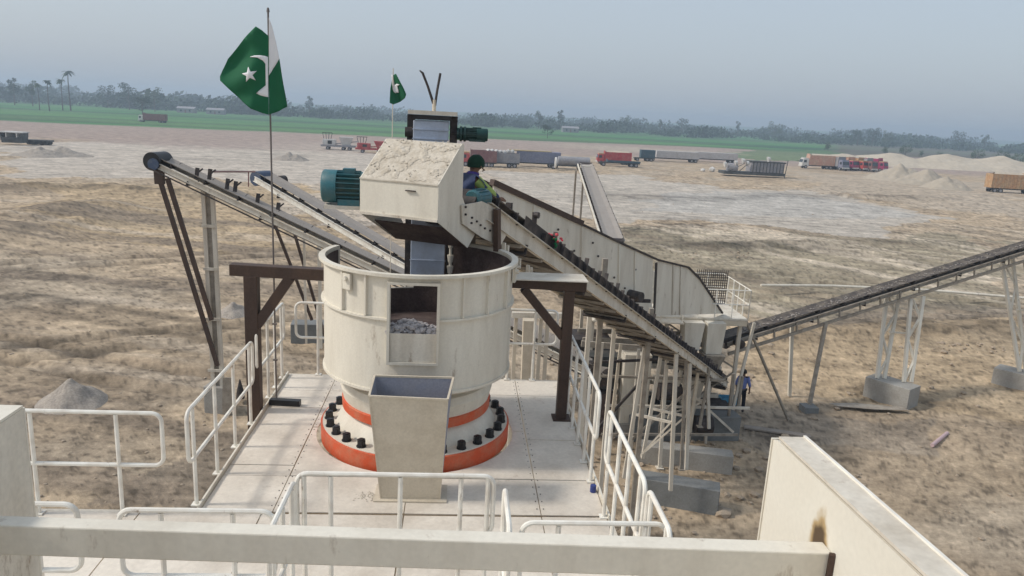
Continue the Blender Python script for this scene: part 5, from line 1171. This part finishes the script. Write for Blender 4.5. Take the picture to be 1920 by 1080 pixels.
# ================================================================== VEHICLES AND FAR MACHINES
def wheels(t, xs, yw, r, wd=.28):
    for x in xs:
        for s in (-1, 1):
            wl = MB().tube([(x, s*yw-s*wd, r), (x, s*yw, r)], r, 18).build('wheel', 'tyre', t, True)
            MB().tube([(x, s*yw-s*.02, r), (x, s*yw+s*.012, r)], r*.55, 12).build('rim', 'tgrey', wl, True)
def truck(label, loc, rz, body='tred', cab='tred', L=8.5, W=2.4, H=3.0, kindb='cargo', name='truck', cat='truck', grp='trucks and trailers parked in the yard', cabside=1, sc_=1.0):
    t = thing(name, (0, 0, 0), label, cat, grp); r = .5; hb = 1.05; x0, x1 = -L/2, L/2-2.0
    if kindb in ('cargo', 'tipper', 'flat'):
        bh = H-hb if kindb != 'flat' else .35
        m = MB(); m.box((x0, -W/2, hb), (x1, W/2, hb+.1)); m.box((x0, -W/2, hb+.1), (x1, -W/2+.06, hb+bh)); m.box((x0, W/2-.06, hb+.1), (x1, W/2, hb+bh)); m.box((x0, -W/2+.06, hb+.1), (x0+.06, W/2-.06, hb+bh)); m.box((x1-.06, -W/2+.06, hb+.1), (x1, W/2-.06, hb+bh+.3))
        m.build('cargo_body', body, t)
        n = max(3, int((x1-x0)/.8))
        for i in range(n+1):
            x = x0+.05+(x1-x0-.1)*i/n
            MB().box((x-.05, -W/2-.05, hb), (x+.05, -W/2-.002, hb+bh)).build('stake', body, t); MB().box((x-.05, W/2+.002, hb), (x+.05, W/2+.05, hb+bh)).build('stake', body, t)
        if kindb == 'tipper':
            m = MB(); m.prism([(x0+.1, -W/2+.07, hb+bh*.9), (x1-.1, -W/2+.07, hb+bh*.9), (x1-1, 0, hb+bh+.35), (x0+1, 0, hb+bh+.35)], (0, .01, -.05)); m.prism([(x0+.1, W/2-.07, hb+bh*.9), (x0+1, 0, hb+bh+.35), (x1-1, 0, hb+bh+.35), (x1-.1, W/2-.07, hb+bh*.9)], (0, -.01, -.05)); m.build('load', 'sand', t)
    elif kindb == 'tank':
        MB().tube([(x0, 0, hb+.85), (x0+.12, 0, hb+.85), (x1-.12, 0, hb+.85), (x1, 0, hb+.85)], [.6, .92, .92, .6], 22).build('tank', body, t, True)
        for x in (x0+.8, (x0+x1)/2, x1-.8): MB().tube([(x-.05, 0, hb+.85), (x+.05, 0, hb+.85)], .95, 22).build('tank_band', 'tgrey', t, True)
    elif kindb == 'box':
        MB().box((x0, -W/2, hb), (x1, W/2, H)).build('box_body', body, t)
        n = int((x1-x0)/.45); m = MB()
        for i in range(n): x = x0+.2+i*(x1-x0-.4)/max(1, n-1); m.box((x-.07, -W/2-.04, hb+.1), (x+.07, -W/2-.002, H-.1)); m.box((x-.07, W/2+.002, hb+.1), (x+.07, W/2+.04, H-.1))
        m.build('wall_rib', body, t)
    MB().box((x0, -.45, .75), (L/2-.2, .45, hb-.01)).build('chassis', 'tdark', t)
    if cab:
        xa, xb = L/2-1.9, L/2; h = 2.75
        MB().prism([(xa, -W/2+.02, .7), (xb, -W/2+.02, .7), (xb, -W/2+.02, 1.7), (xb-.25, -W/2+.02, h), (xa, -W/2+.02, h)], (0, W-.04, 0)).build('cab', cab, t, bevel=.05)
        MB().prism([(xb+.012, -W/2+.15, 1.72), (xb+.012, W/2-.15, 1.72), (xb-.19, W/2-.15, 2.58), (xb-.19, -W/2+.15, 2.58)], (.02, 0, .004)).build('windscreen', 'glass', t)
        for s in (-1, 1): MB().box((xb-1.2, min(s*(W/2-.02), s*(W/2)), 1.75), (xb-.4, max(s*(W/2-.02), s*(W/2)), 2.45)).build('side_window', 'glass', t)
        m = MB(); m.box((xb, -W/2+.05, .55), (xb+.15, W/2-.05, .95)); m.build('bumper', 'twhite', t)
        for s in (-1, 1): MB().box((xb+.151, s*.85-.12, .65), (xb+.17, s*.85+.12, .85)).build('headlight', 'twhite', t)
        m = MB(); m.box((xa+.1, -W/2+.1, h), (xb-.4, W/2-.1, h+.25)); m.build('crown_board', 'torange' if cab in ('tred', 'tmagenta') else cab, t)
    wheels(t, [L/2-1.1, x0+1.0, x0+2.15], W/2, r)
    t.location = loc; t.rotation_euler = (0, 0, rz); t.scale = (sc_,)*3
    return t
def at(x, y): p = onz(x, y, 0); return (p.x, p.y, -.05)
truck('orange and yellow tipper truck with tall sides at the right edge', at(1892, 362), R_(-8), 'torange', 'tred', 9.5, 2.5, 4.0, 'tipper', sc_=1.0)
bpy.data.objects['truck'].rotation_euler = (0, 0, R_(-6))
truck('reddish brown loaded truck far left against the green field', at(287, 230), R_(176), 'tbrown', 'twhite', 11, 2.5, 3.6, 'cargo')
truck('faded pink tipper body truck at the left end of the row by the sand', at(1530, 316), R_(178), 'tpink', 'twhite', 9.5, 2.5, 3.9, 'tipper')
for i, (x, y, rz, bo, ca, lab) in enumerate([(1568, 318, -80, 'tgrey', 'tblue', 'slate blue truck parked nose out second from the left of the row'), (1585, 318, -75, 'tpink', 'tmagenta', 'dull purple red truck with pale crown in the parked row'),
      (1602, 319, -70, 'torange', 'tred', 'red truck with orange crown board in the middle of the row'), (1618, 320, -70, 'tgrey', 'tbrown', 'brown red truck beside the magenta one'), (1636, 320, -60, 'tmagenta', 'tmagenta', 'bright magenta truck at the right end of the parked row')]):
    truck(lab, at(x, y), R_(rz), bo, ca, 8, 2.4, 3.6, 'cargo')
truck('dark red truck parked at the left end of the long row behind the conveyor', at(897, 312), R_(178), 'tbrown', 'tred', 7.5, 2.5, 3.4, 'cargo')
t_ = truck('grey truck heaped with white sacks behind the main conveyor', at(937, 313), R_(178), 'tgrey', None, 8.2, 2.5, 3.0, 'cargo')
for i in range(7):
    p = onz(937, 313); m = MB(); rockshape(m, (p.x-2.6+i*.85, p.y, 3.1+random.uniform(0, .25)), .55); solo('sack', m, 'twhite', (p.x-2.6+i*.85, p.y, 3), 'white sack on the grey truck, '+['leftmost of the heap', 'second from the left end of the heap', 'third from the left end of the heap', 'middle of the heap', 'third from the right end of the heap', 'second from the right end of the heap', 'rightmost of the heap'][i], 'sack', 'white sacks on the grey truck')
truck('slate blue ribbed trailer with yellow tarpaulin edge', at(1000, 313), R_(178), 'tblue', None, 11.5, 2.5, 3.4, 'box')
p = onz(1000, 313); solo('tarpaulin', MB().box((p.x-5.7, p.y-1.3, 3.36), (p.x+3.7, p.y+1.3, 3.52)), 'tyellow', (p.x, p.y, 3.4), 'yellow tan tarpaulin lying on the slate blue trailer', 'tarpaulin')
truck('grey tank trailer with round white end beside the small conveyor', at(1066, 318), R_(180), 'tgrey', None, 9, 2.3, 2.9, 'tank', 'tank_trailer')
p = onz(1040, 318); solo('tank_end', MB().tube([(p.x-.15, p.y-1.2, 1.55), (p.x+.1, p.y-1.2, 1.55)], 1.15, 24), 'twhite', (p.x, p.y-1.2, 0), 'round white drum end facing left in front of the tank trailer', 'drum', smooth=True)
truck('red and orange truck right of the small conveyor head', at(1150, 308), R_(178), 'tred', 'tred', 9.5, 2.5, 3.4, 'tipper', sc_=.9)
truck('low dark green flat trailer in front of the red and orange truck', at(1160, 312), R_(178), 'tteal', None, 10, 2.4, 1.6, 'flat')
truck('dark teal box trailer at the left end of the long grey ones', at(1206, 302), R_(178), 'tteal', None, 6, 2.5, 3.2, 'box')
truck('long pale grey trailer in the row, left of its twin', at(1262, 303), R_(178), 'tpale', None, 14.5, 2.5, 3.0, 'box')
truck('long pale trailer at the right end of the row', at(1335, 304), R_(178), 'tpale', None, 14.5, 2.5, 2.9, 'box')
# light mobile crusher left of the hood
def machine(label, loc, rz, W_, H_, c1_, c2_, name, lat=True, seed=1):
    rnd = random.Random(seed); t = thing(name, (0, 0, 0), label, 'machine', 'plant machines standing in the yard')
    MB().box((-W_/2, -1.2, .8), (W_/2, 1.2, 1.25)).build('chassis', c2_, t)
    MB().box((-W_*.45, -1.1, 1.26), (-W_*.08, 1.1, H_*.62)).build('engine_housing', c1_, t, bevel=.05)
    MB().box((-W_*.30, -1.16, 1.5), (-W_*.18, -1.105, H_*.55)).build('grille', 'black', t)
    taper(t, W_*.02, W_*.42, -1.2, 1.2, H_*.78, 1.26, .55, 'hopper', c1_)
    m = MB(); m.beam((-W_*.1, 0, 1.5), (W_*.55, 0, H_*.55), .9, .2); m.build('boom', c2_, t)
    m = MB()
    for i in range(4):
        x = -W_*.42+i*.55; m.beam((x, 0, H_*.60), (x+.25*(i-1.5), 0, H_), .12, .12, (0,1,0))
    m.beam((-W_*.42-.4, 0, H_), (-W_*.42+2.0, 0, H_), .14, .14); m.build('lattice_mast', 'tdark', t)
    wheels(t, [-W_*.3, W_*.15, W_*.32], 1.2, .45); t.location = loc; t.rotation_euler = (0, 0, rz); return t
machine('white wheeled crushing machine with dark mast left of the discharge hood', at(635, 281), R_(2), 8.5, 4.2, 'twhite', 'tgrey', 'mobile_crusher', seed=2)
machine('red wheeled crushing machine right beside the discharge hood', at(700, 287), R_(4), 8.5, 3.8, 'tred', 'tred', 'mobile_crusher', seed=3)
# steel frames stack right centre
mm_ = thing('screening_plant', (0, 0, 0), 'dark grey and white dismantled screening plant resting on the sand', 'machine', 'plant machines standing in the yard')
p = onz(1405, 331)
def L2W(x, y, z): return (p.x+x*1.75, p.y+y*1.5, z*1.55)
MB().box(L2W(-3.8, -1.3, .3), L2W(4.2, 1.3, .7)).build('base_frame', 'tdark', mm_)
MB().box(L2W(-.2, -1.25, .75), L2W(4.0, 1.25, 2.1)).build('screen_box', 'tgrey', mm_)
for i in range(10): x = -.1+i*.44; MB().box(L2W(x, -1.33, .75), L2W(x+.08, -1.255, 2.25)).build('rib', 'tdark', mm_)
MB().box(L2W(-.3, -1.3, 2.12), L2W(4.2, 1.3, 2.28)).build('top_frame', 'tdark', mm_)
taper_pts = [(-3.6, -1), (-2.2, -1)]
MB().tube([L2W(-3.2, -.6, 1.2), L2W(-2.0, -.6, 1.2)], 1.0, 16).build('drum', 'tgrey', mm_, True)
for x, z, s in [(-3.8, 1.6, .5), (-2.4, 1.9, .45), (-1.5, 2.2, .5), (-.9, 1.9, .45), (1.8, 2.6, .5)]: MB().tube([L2W(x, -1, z), L2W(x+.3, -1, z+.1)], [s*1.3, s*.9], 12).build('white_housing', 'twhite', mm_, True)
m = MB(); m.beam(L2W(-1.8, -1, .7), L2W(-.3, -1, 2.3), .12, .12); m.beam(L2W(4.2, -1.2, 0), L2W(4.4, -1.2, 2.6), .12, .12); m.beam(L2W(-3.8, -1.2, .3), L2W(-1.2, -1.2, 1.9), .1, .1); m.build('brace', 'tdark', mm_)
p = onz(1335, 322); m = MB(); rockshape(m, (p.x, p.y, .5), .9); rockshape(m, (p.x-2.4, p.y-.5, .3), .6); rockshape(m, (p.x+1.7, p.y-.8, .2), .5)
kind(m.build('scrap_heap', 'twhite'), 'stuff')
# open shed-like trailer and a low flatbed, far left
p = onz(28, 271); t = thing('site_cabin', (p.x, p.y, 0), 'open white-roofed cabin on a dark frame at far left', 'cabin')
MB().box((p.x-2.3, p.y-1.4, 2.35), (p.x+2.3, p.y+1.4, 2.55)).build('roof', 'twhite', t); MB().box((p.x-2.0, p.y-1.2, .9), (p.x+2.0, p.y+1.2, 1.5)).build('lower_wall', 'tdark', t)
for x in (-2, -.9, .3, 1.1, 2.0):
    MB().box((p.x+x-.1, p.y-1.2, 1.5), (p.x+x+.1, p.y+1.2, 2.345)).build('wall_post', 'twhite' if x in (-.9, 1.1) else 'tdark', t)
MB().box((p.x-1.9, p.y-1.1, .4), (p.x+1.9, p.y+1.1, .89)).build('skid', 'tdark', t); 
p = onz(74, 271); t = thing('flat_trailer', (p.x, p.y, 0), 'low dark empty trailer right of the white-roofed cabin', 'trailer')
MB().box((p.x-2.2, p.y-1.1, .6), (p.x+2.4, p.y+1.1, .95)).build('bed', 'tdark', t); m = MB()
for x in (-1.6, -.8, .9, 1.7): m.tube([(p.x+x, p.y-1.1, .4), (p.x+x, p.y+1.1, .4)], .4, 12)
m.build('wheels', 'tyre', t, True)

# ================================================================== TREES
LEAF = [mat('leaf_dark', (.030, .060, .034), .8, damt=.5, dirt=(.03, .05, .022), dscale=.4, bump=0, var=.25, bscale=1.2), mat('leaf_mid', (.065, .10, .040), .8, damt=.5, dirt=(.04, .07, .03), dscale=.4, bump=0, var=.25, bscale=1.2)]
BARK = mat('bark', (.12, .095, .075), .9)
def leafcloud(m, c_, rx, rz, n, s, rnd):
    for i in range(n):
        while True:
            v = Vector((rnd.uniform(-1, 1), rnd.uniform(-1, 1), rnd.uniform(-1, 1)))
            if .25 < v.length < 1: break
        q = Vector(c_)+Vector((v.x*rx, v.y*rx, v.z*rz)); a = Vector((rnd.gauss(0,1), rnd.gauss(0,1), rnd.gauss(0,1))).normalized(); b = a.orthogonal().normalized(); k = s*rnd.uniform(.6, 1.3); c3 = a.cross(b)
        m.add([q-b*k, q+c3*k*.6, q+b*k, q-c3*k*.6], [(0, 1, 2, 3)])
def tree_meshes(seed, h, kindt):
    rnd = random.Random(seed); cm = MB(); tm = MB()
    if kindt == 'palm':
        tm.tube([(0,0,0), (.15,0,h*.4), (.1,.1,h*.75), (0,0,h)], [.28, .2, .16, .14], 8)
        for k in range(26):
            a = rnd.uniform(0, 6.28); el = rnd.uniform(-.5, .9); L = rnd.uniform(1.8, 2.6); d = Vector((math.cos(a), math.sin(a), 0)); n0 = Vector((-d.y, d.x, 0)); pts = []
            for i in range(6): s = i/5; pts.append(Vector((0,0,h))+d*L*s*math.cos(el*.7)+Vector((0,0,L*(math.sin(el)*s-1.0*s*s*.6))))
            for i in range(5):
                w0, w1 = .42*math.sin(math.pi*(.12+.85*i/5)), .42*math.sin(math.pi*(.12+.85*(i+1)/5))
                for sg in (-1, 1): cm.add([pts[i], pts[i+1], pts[i+1]+n0*sg*w1-Vector((0,0,.2*w1)), pts[i]+n0*sg*w0-Vector((0,0,.2*w0))], [(0,1,2,3)])
    else:
        slim = kindt == 'slim'
        tm.tube([(0,0,0), (.1,0,h*.3), (0,.1,h*.6), (0,0,h*.85)], [h*.022, h*.017, h*.012, h*.005], 7)
        nl = 6 if slim else 11
        for k in range(nl):
            a = rnd.uniform(0, 6.28); z = h*rnd.uniform(.42 if slim else .3, .95); r = h*(.12 if slim else .27)*(1.15-abs(z/h-.6)); c_ = (math.cos(a)*r, math.sin(a)*r, z)
            tm.tube([(0,0,z*.7), (c_[0]*.6, c_[1]*.6, z*.9), c_], [h*.008, h*.005, h*.002], 5)
            leafcloud(cm, c_, h*(.09 if slim else .17), h*(.10 if slim else .12), 70, h*.028, rnd)
        leafcloud(cm, (0, 0, h*.68), h*(.1 if slim else .2), h*.2, 110, h*.03, rnd)
    return tm, cm
protos = {}
def plant_tree(nm, key, h, loc, label, sc_, grp):
    if key not in protos:
        tm, cm = tree_meshes(hash(key) % 1000 if False else sum(map(ord, key)), h, key.split('_')[0])
        t = thing(nm, (0, 0, 0), label, 'tree' if nm != 'bush' else 'bush', grp); tm.build('trunk', BARK, t, True); cm.build('crown', LEAF[len(protos) % 2], t); protos[key] = t
    else: t = clone(protos[key], (0, 0, 0), None, label); t.name = nm
    t['label'] = label; t['category'] = 'bush' if nm == 'bush' else 'tree'; t.location = loc; t.rotation_euler = (0, 0, random.uniform(0, 6.28)); t.scale = (sc_,)*3
    return t
def far(x, Y): q = ony(x, 200, Y); return q.x
G1 = 'trees along the far edge of the fields'
def ttop(x, ytop, Y, h0): q = ony(x, ytop, Y); return (q.x, Y, 0), max(.2, q.z/h0)
specs = [(127, 135, 455, 'palm_a', 'palm_tree', 'tallest lone palm tree on the left skyline'), (113, 150, 455, 'palm_b', 'palm_tree', 'slightly shorter palm tree just left of the tallest palm'),
 (88, 152, 420, 'palm_a', 'palm_tree', 'small palm tree left of the two tall palms'), (70, 158, 430, 'palm_b', 'palm_tree', 'little palm tree farther left in the tree line'),
 (23, 147, 520, 'slim_a', 'tall_tree', 'tall slim tree at the far left edge of the skyline'), (57, 147, 520, 'slim_b', 'tall_tree', 'tall slim tree second from the left edge'),
 (240, 156, 560, 'broad_a', 'broad_tree', 'broad high tree right of the palms'), (288, 163, 540, 'broad_b', 'broad_tree', 'large rounded tree above the reddish brown truck'), (200, 160, 600, 'broad_a', 'broad_tree', 'tree halfway between palms and red truck'),
 (265, 178, 420, 'broad_c', 'broad_tree', 'dark dense tree just beyond the red truck'), (580, 181, 620, 'slim_a', 'tall_tree', 'lone tree tip right of the big flag'),
 (1012, 205, 640, 'slim_b', 'tall_tree', 'tall trees pair left above the tank trailer'), (1052, 207, 640, 'slim_a', 'tall_tree', 'tall tree above the small conveyor head'), (1028, 232, 380, 'broad_c', 'broad_tree', 'small dark tree at the near edge of the bright green field'),
 (1173, 216, 700, 'broad_b', 'broad_tree', 'rounded tree above the dark teal trailer'), (1240, 222, 720, 'slim_b', 'tall_tree', 'slim tree above the long pale trailer'), (1280, 222, 700, 'broad_a', 'broad_tree', 'broad tree above the long grey trailer'),
 (1385, 228, 760, 'slim_a', 'tall_tree', 'slim tree above the dismantled screening plant'), (1455, 228, 700, 'broad_b', 'broad_tree', 'rounded tree left above the parked truck row'), (1640, 240, 600, 'broad_a', 'broad_tree', 'largest tree clump above the magenta truck'), (1612, 242, 600, 'broad_c', 'broad_tree', 'tree left of the largest clump on the right skyline'), (1665, 245, 620, 'broad_b', 'broad_tree', 'tree right of the largest clump on the right skyline'),
 (1800, 246, 700, 'broad_a', 'broad_tree', 'broad tree above the pale stockpile'), (1850, 250, 720, 'slim_b', 'tall_tree', 'slim tree above the orange tipper truck')]
H0 = dict(palm=13, slim=14, broad=11)
for x, yt, Y, key, nm, lab in specs:
    loc, s = ttop(x, yt, Y, H0[key.split('_')[0]]); plant_tree(nm, key, H0[key.split('_')[0]], loc, lab, s, G1)
for i, (x, y, h, lab) in enumerate([(1552, 283, 5, 'green bush left of the sand stockpile'), (1657, 290, 4.5, 'green bush behind the magenta truck'), (1697, 292, 6, 'taller bush behind the left end of the stockpile'), (1760, 297, 3.5, 'low bush behind the middle of the stockpile'),
       (1832, 302, 6, 'dark round bush behind the right part of the stockpile'), (1878, 305, 6, 'reddish topped bush above the tipper truck'), (1905, 312, 6, 'green bush at the right edge above the tipper truck'), (1728, 294, 3.4, 'small bush between two taller ones behind the stockpile')]):
    p = onz(x, y); plant_tree('bush', 'broad_d', 11, (p.x, p.y, -h*.25), lab, h/9, 'bushes behind the sand stockpile')
# continuous tree belt
def belt():
    m = MB(); rnd = random.Random(5)
    for band, (Y0, Y1, n) in enumerate([(600, 720, 330), (760, 900, 330), (1000, 1250, 260)]):
        for i in range(n):
            px = rnd.uniform(-260, 2180); Y = rnd.uniform(Y0, Y1); q = ony(px, 200, Y)
            h = rnd.uniform(6, 11) if band < 2 else rnd.uniform(10, 16)
            if px < 560: h *= 1.45
            clump = mnoise.noise(Vector((px/80, band*7.7, 0))); h *= .85+.6*clump; wd_ = h*rnd.uniform(.7, 1.3)
            leafcloud(m, (q.x, Y, h*.45), wd_, h*.5, 60, h*.15, rnd); leafcloud(m, (q.x, Y, h*.2), wd_*1.6, h*.22, 26, h*.15, rnd)
    kind(m.build('distant_tree_belt', LEAF[0]), 'stuff')
belt()
# far low buildings in the belt
for x, y, lab in [(350, 193, 'small pale house among the trees left of the flag'), (405, 190, 'small pale shed among the trees beside the flag'), (1072, 222, 'tiny white house beyond the bright green field')]:
    q = onz(x, y+2); q = Vector((q.x, min(q.y, 560), 0)); q.x = ony(x, 200, q.y).x; t = thing('farm_house', (q.x, q.y, 0), lab, 'house', 'farm houses beyond the fields')
    MB().box((q.x-6, q.y-3, 0), (q.x+6, q.y+3, 3)).build('wall', 'tgrey', t); MB().prism([(q.x-6.3, q.y-3.4, 3.01), (q.x-6.3, q.y+3.4, 3.01), (q.x-6.3, q.y, 4.4)], (12.6, 0, 0)).build('roof', 'tgrey', t)
    for dx in (-3, 3): MB().box((q.x+dx-.6, q.y-3.05, 1), (q.x+dx+.6, q.y-3.002, 2.2)).build('window', 'glass', t)
    MB().box((q.x-.5, q.y-3.05, 0), (q.x+.5, q.y-3.002, 2.1)).build('door', 'tbrown', t)

# ================================================================== LOOSE STONES
def scatter(name, mt, spots, parent=None):
    shapes = []
    for k in range(8):
        q = MB(); rockshape(q, (0, 0, 0), 1.0); shapes.append((np.array([tuple(v) for v in q.v]), q.f))
    vs = []; fs = []; o = 0
    for i, (x, y, z, r) in enumerate(spots):
        sv, sf = shapes[i % 8]; a = random.uniform(0, 6.28); ca, sa = math.cos(a), math.sin(a)
        w_ = np.stack([sv[:, 0]*ca-sv[:, 1]*sa, sv[:, 0]*sa+sv[:, 1]*ca, sv[:, 2]*.7], -1)*r+np.array([x, y, z]); vs += w_.tolist(); fs += [tuple(j+o for j in f) for f in sf]; o += len(sv)
    m = MB(); m.v = vs; m.f = fs; m.mi = [0]*len(fs); return kind(m.build(name, mt, parent), 'stuff')
import bmesh as _b
gobj = bpy.data.objects['ground']; gme = gobj.data
from mathutils.bvhtree import BVHTree
from mathutils.kdtree import KDTree
nvt = len(gme.vertices); gco = np.empty(nvt*3, np.float32); gme.vertices.foreach_get('co', gco); gco = gco.reshape(-1, 3)
sel = np.where((gco[:, 1] > 8) & (gco[:, 1] < 110) & (np.abs(gco[:, 0]) < 75))[0]
sp_ = []
for i in range(2600):
    near = i < 1300
    k = sel[random.randrange(len(sel))]; x, y, z = gco[k]
    if near and (y > 45): continue
    dens = mnoise.noise(Vector((x/4, y/4, 2)))
    if dens < -.1 and random.random() < .75: continue
    r = abs(random.gauss(0, .03))+.015+y*.0005
    sp_.append((x+random.uniform(-.1, .1), y+random.uniform(-.1, .1), z+r*.2, min(r, .28)))
for (cx_, cy_, sx_, sy_, n) in [(11, 30, 5, 2, 60), (7.5, 22.5, 3, 2.5, 120), (20, 37, 6, 1.0, 200), (14.5, 64, 8, 2, 150), (4.5, 17, 1.6, 2, 70)]:
    for i in range(n):
        x, y = random.gauss(cx_, sx_), random.gauss(cy_, sy_); sp_.append((x, y, .03, abs(random.gauss(0, .07))+.04))
scatter('loose_stones', 'clodmat', sp_)
bs = []
for i in range(700):
    t = random.uniform(.8, L_-.3); v = random.gauss(0, .16)
    if mnoise.noise(Vector((t*1.3, 0, 0))) < -.25: continue
    p = axA+d_*t+s_*v+u_*(.12+.09+.03+.1*v*v); bs.append((p.x, p.y, p.z, random.uniform(.02, .06)))
scatter('belt_gravel', 'belt', bs, mc)
bs = []
for i in range(300):
    t = random.uniform(.8, L4*.95); v = random.gauss(0, .12); p = b4+d4*t+s4*v+u4*(.08+.09+.02); bs.append((p.x, p.y, p.z, random.uniform(.02, .05)))
scatter('belt_gravel', 'beltgrey', bs, rc)
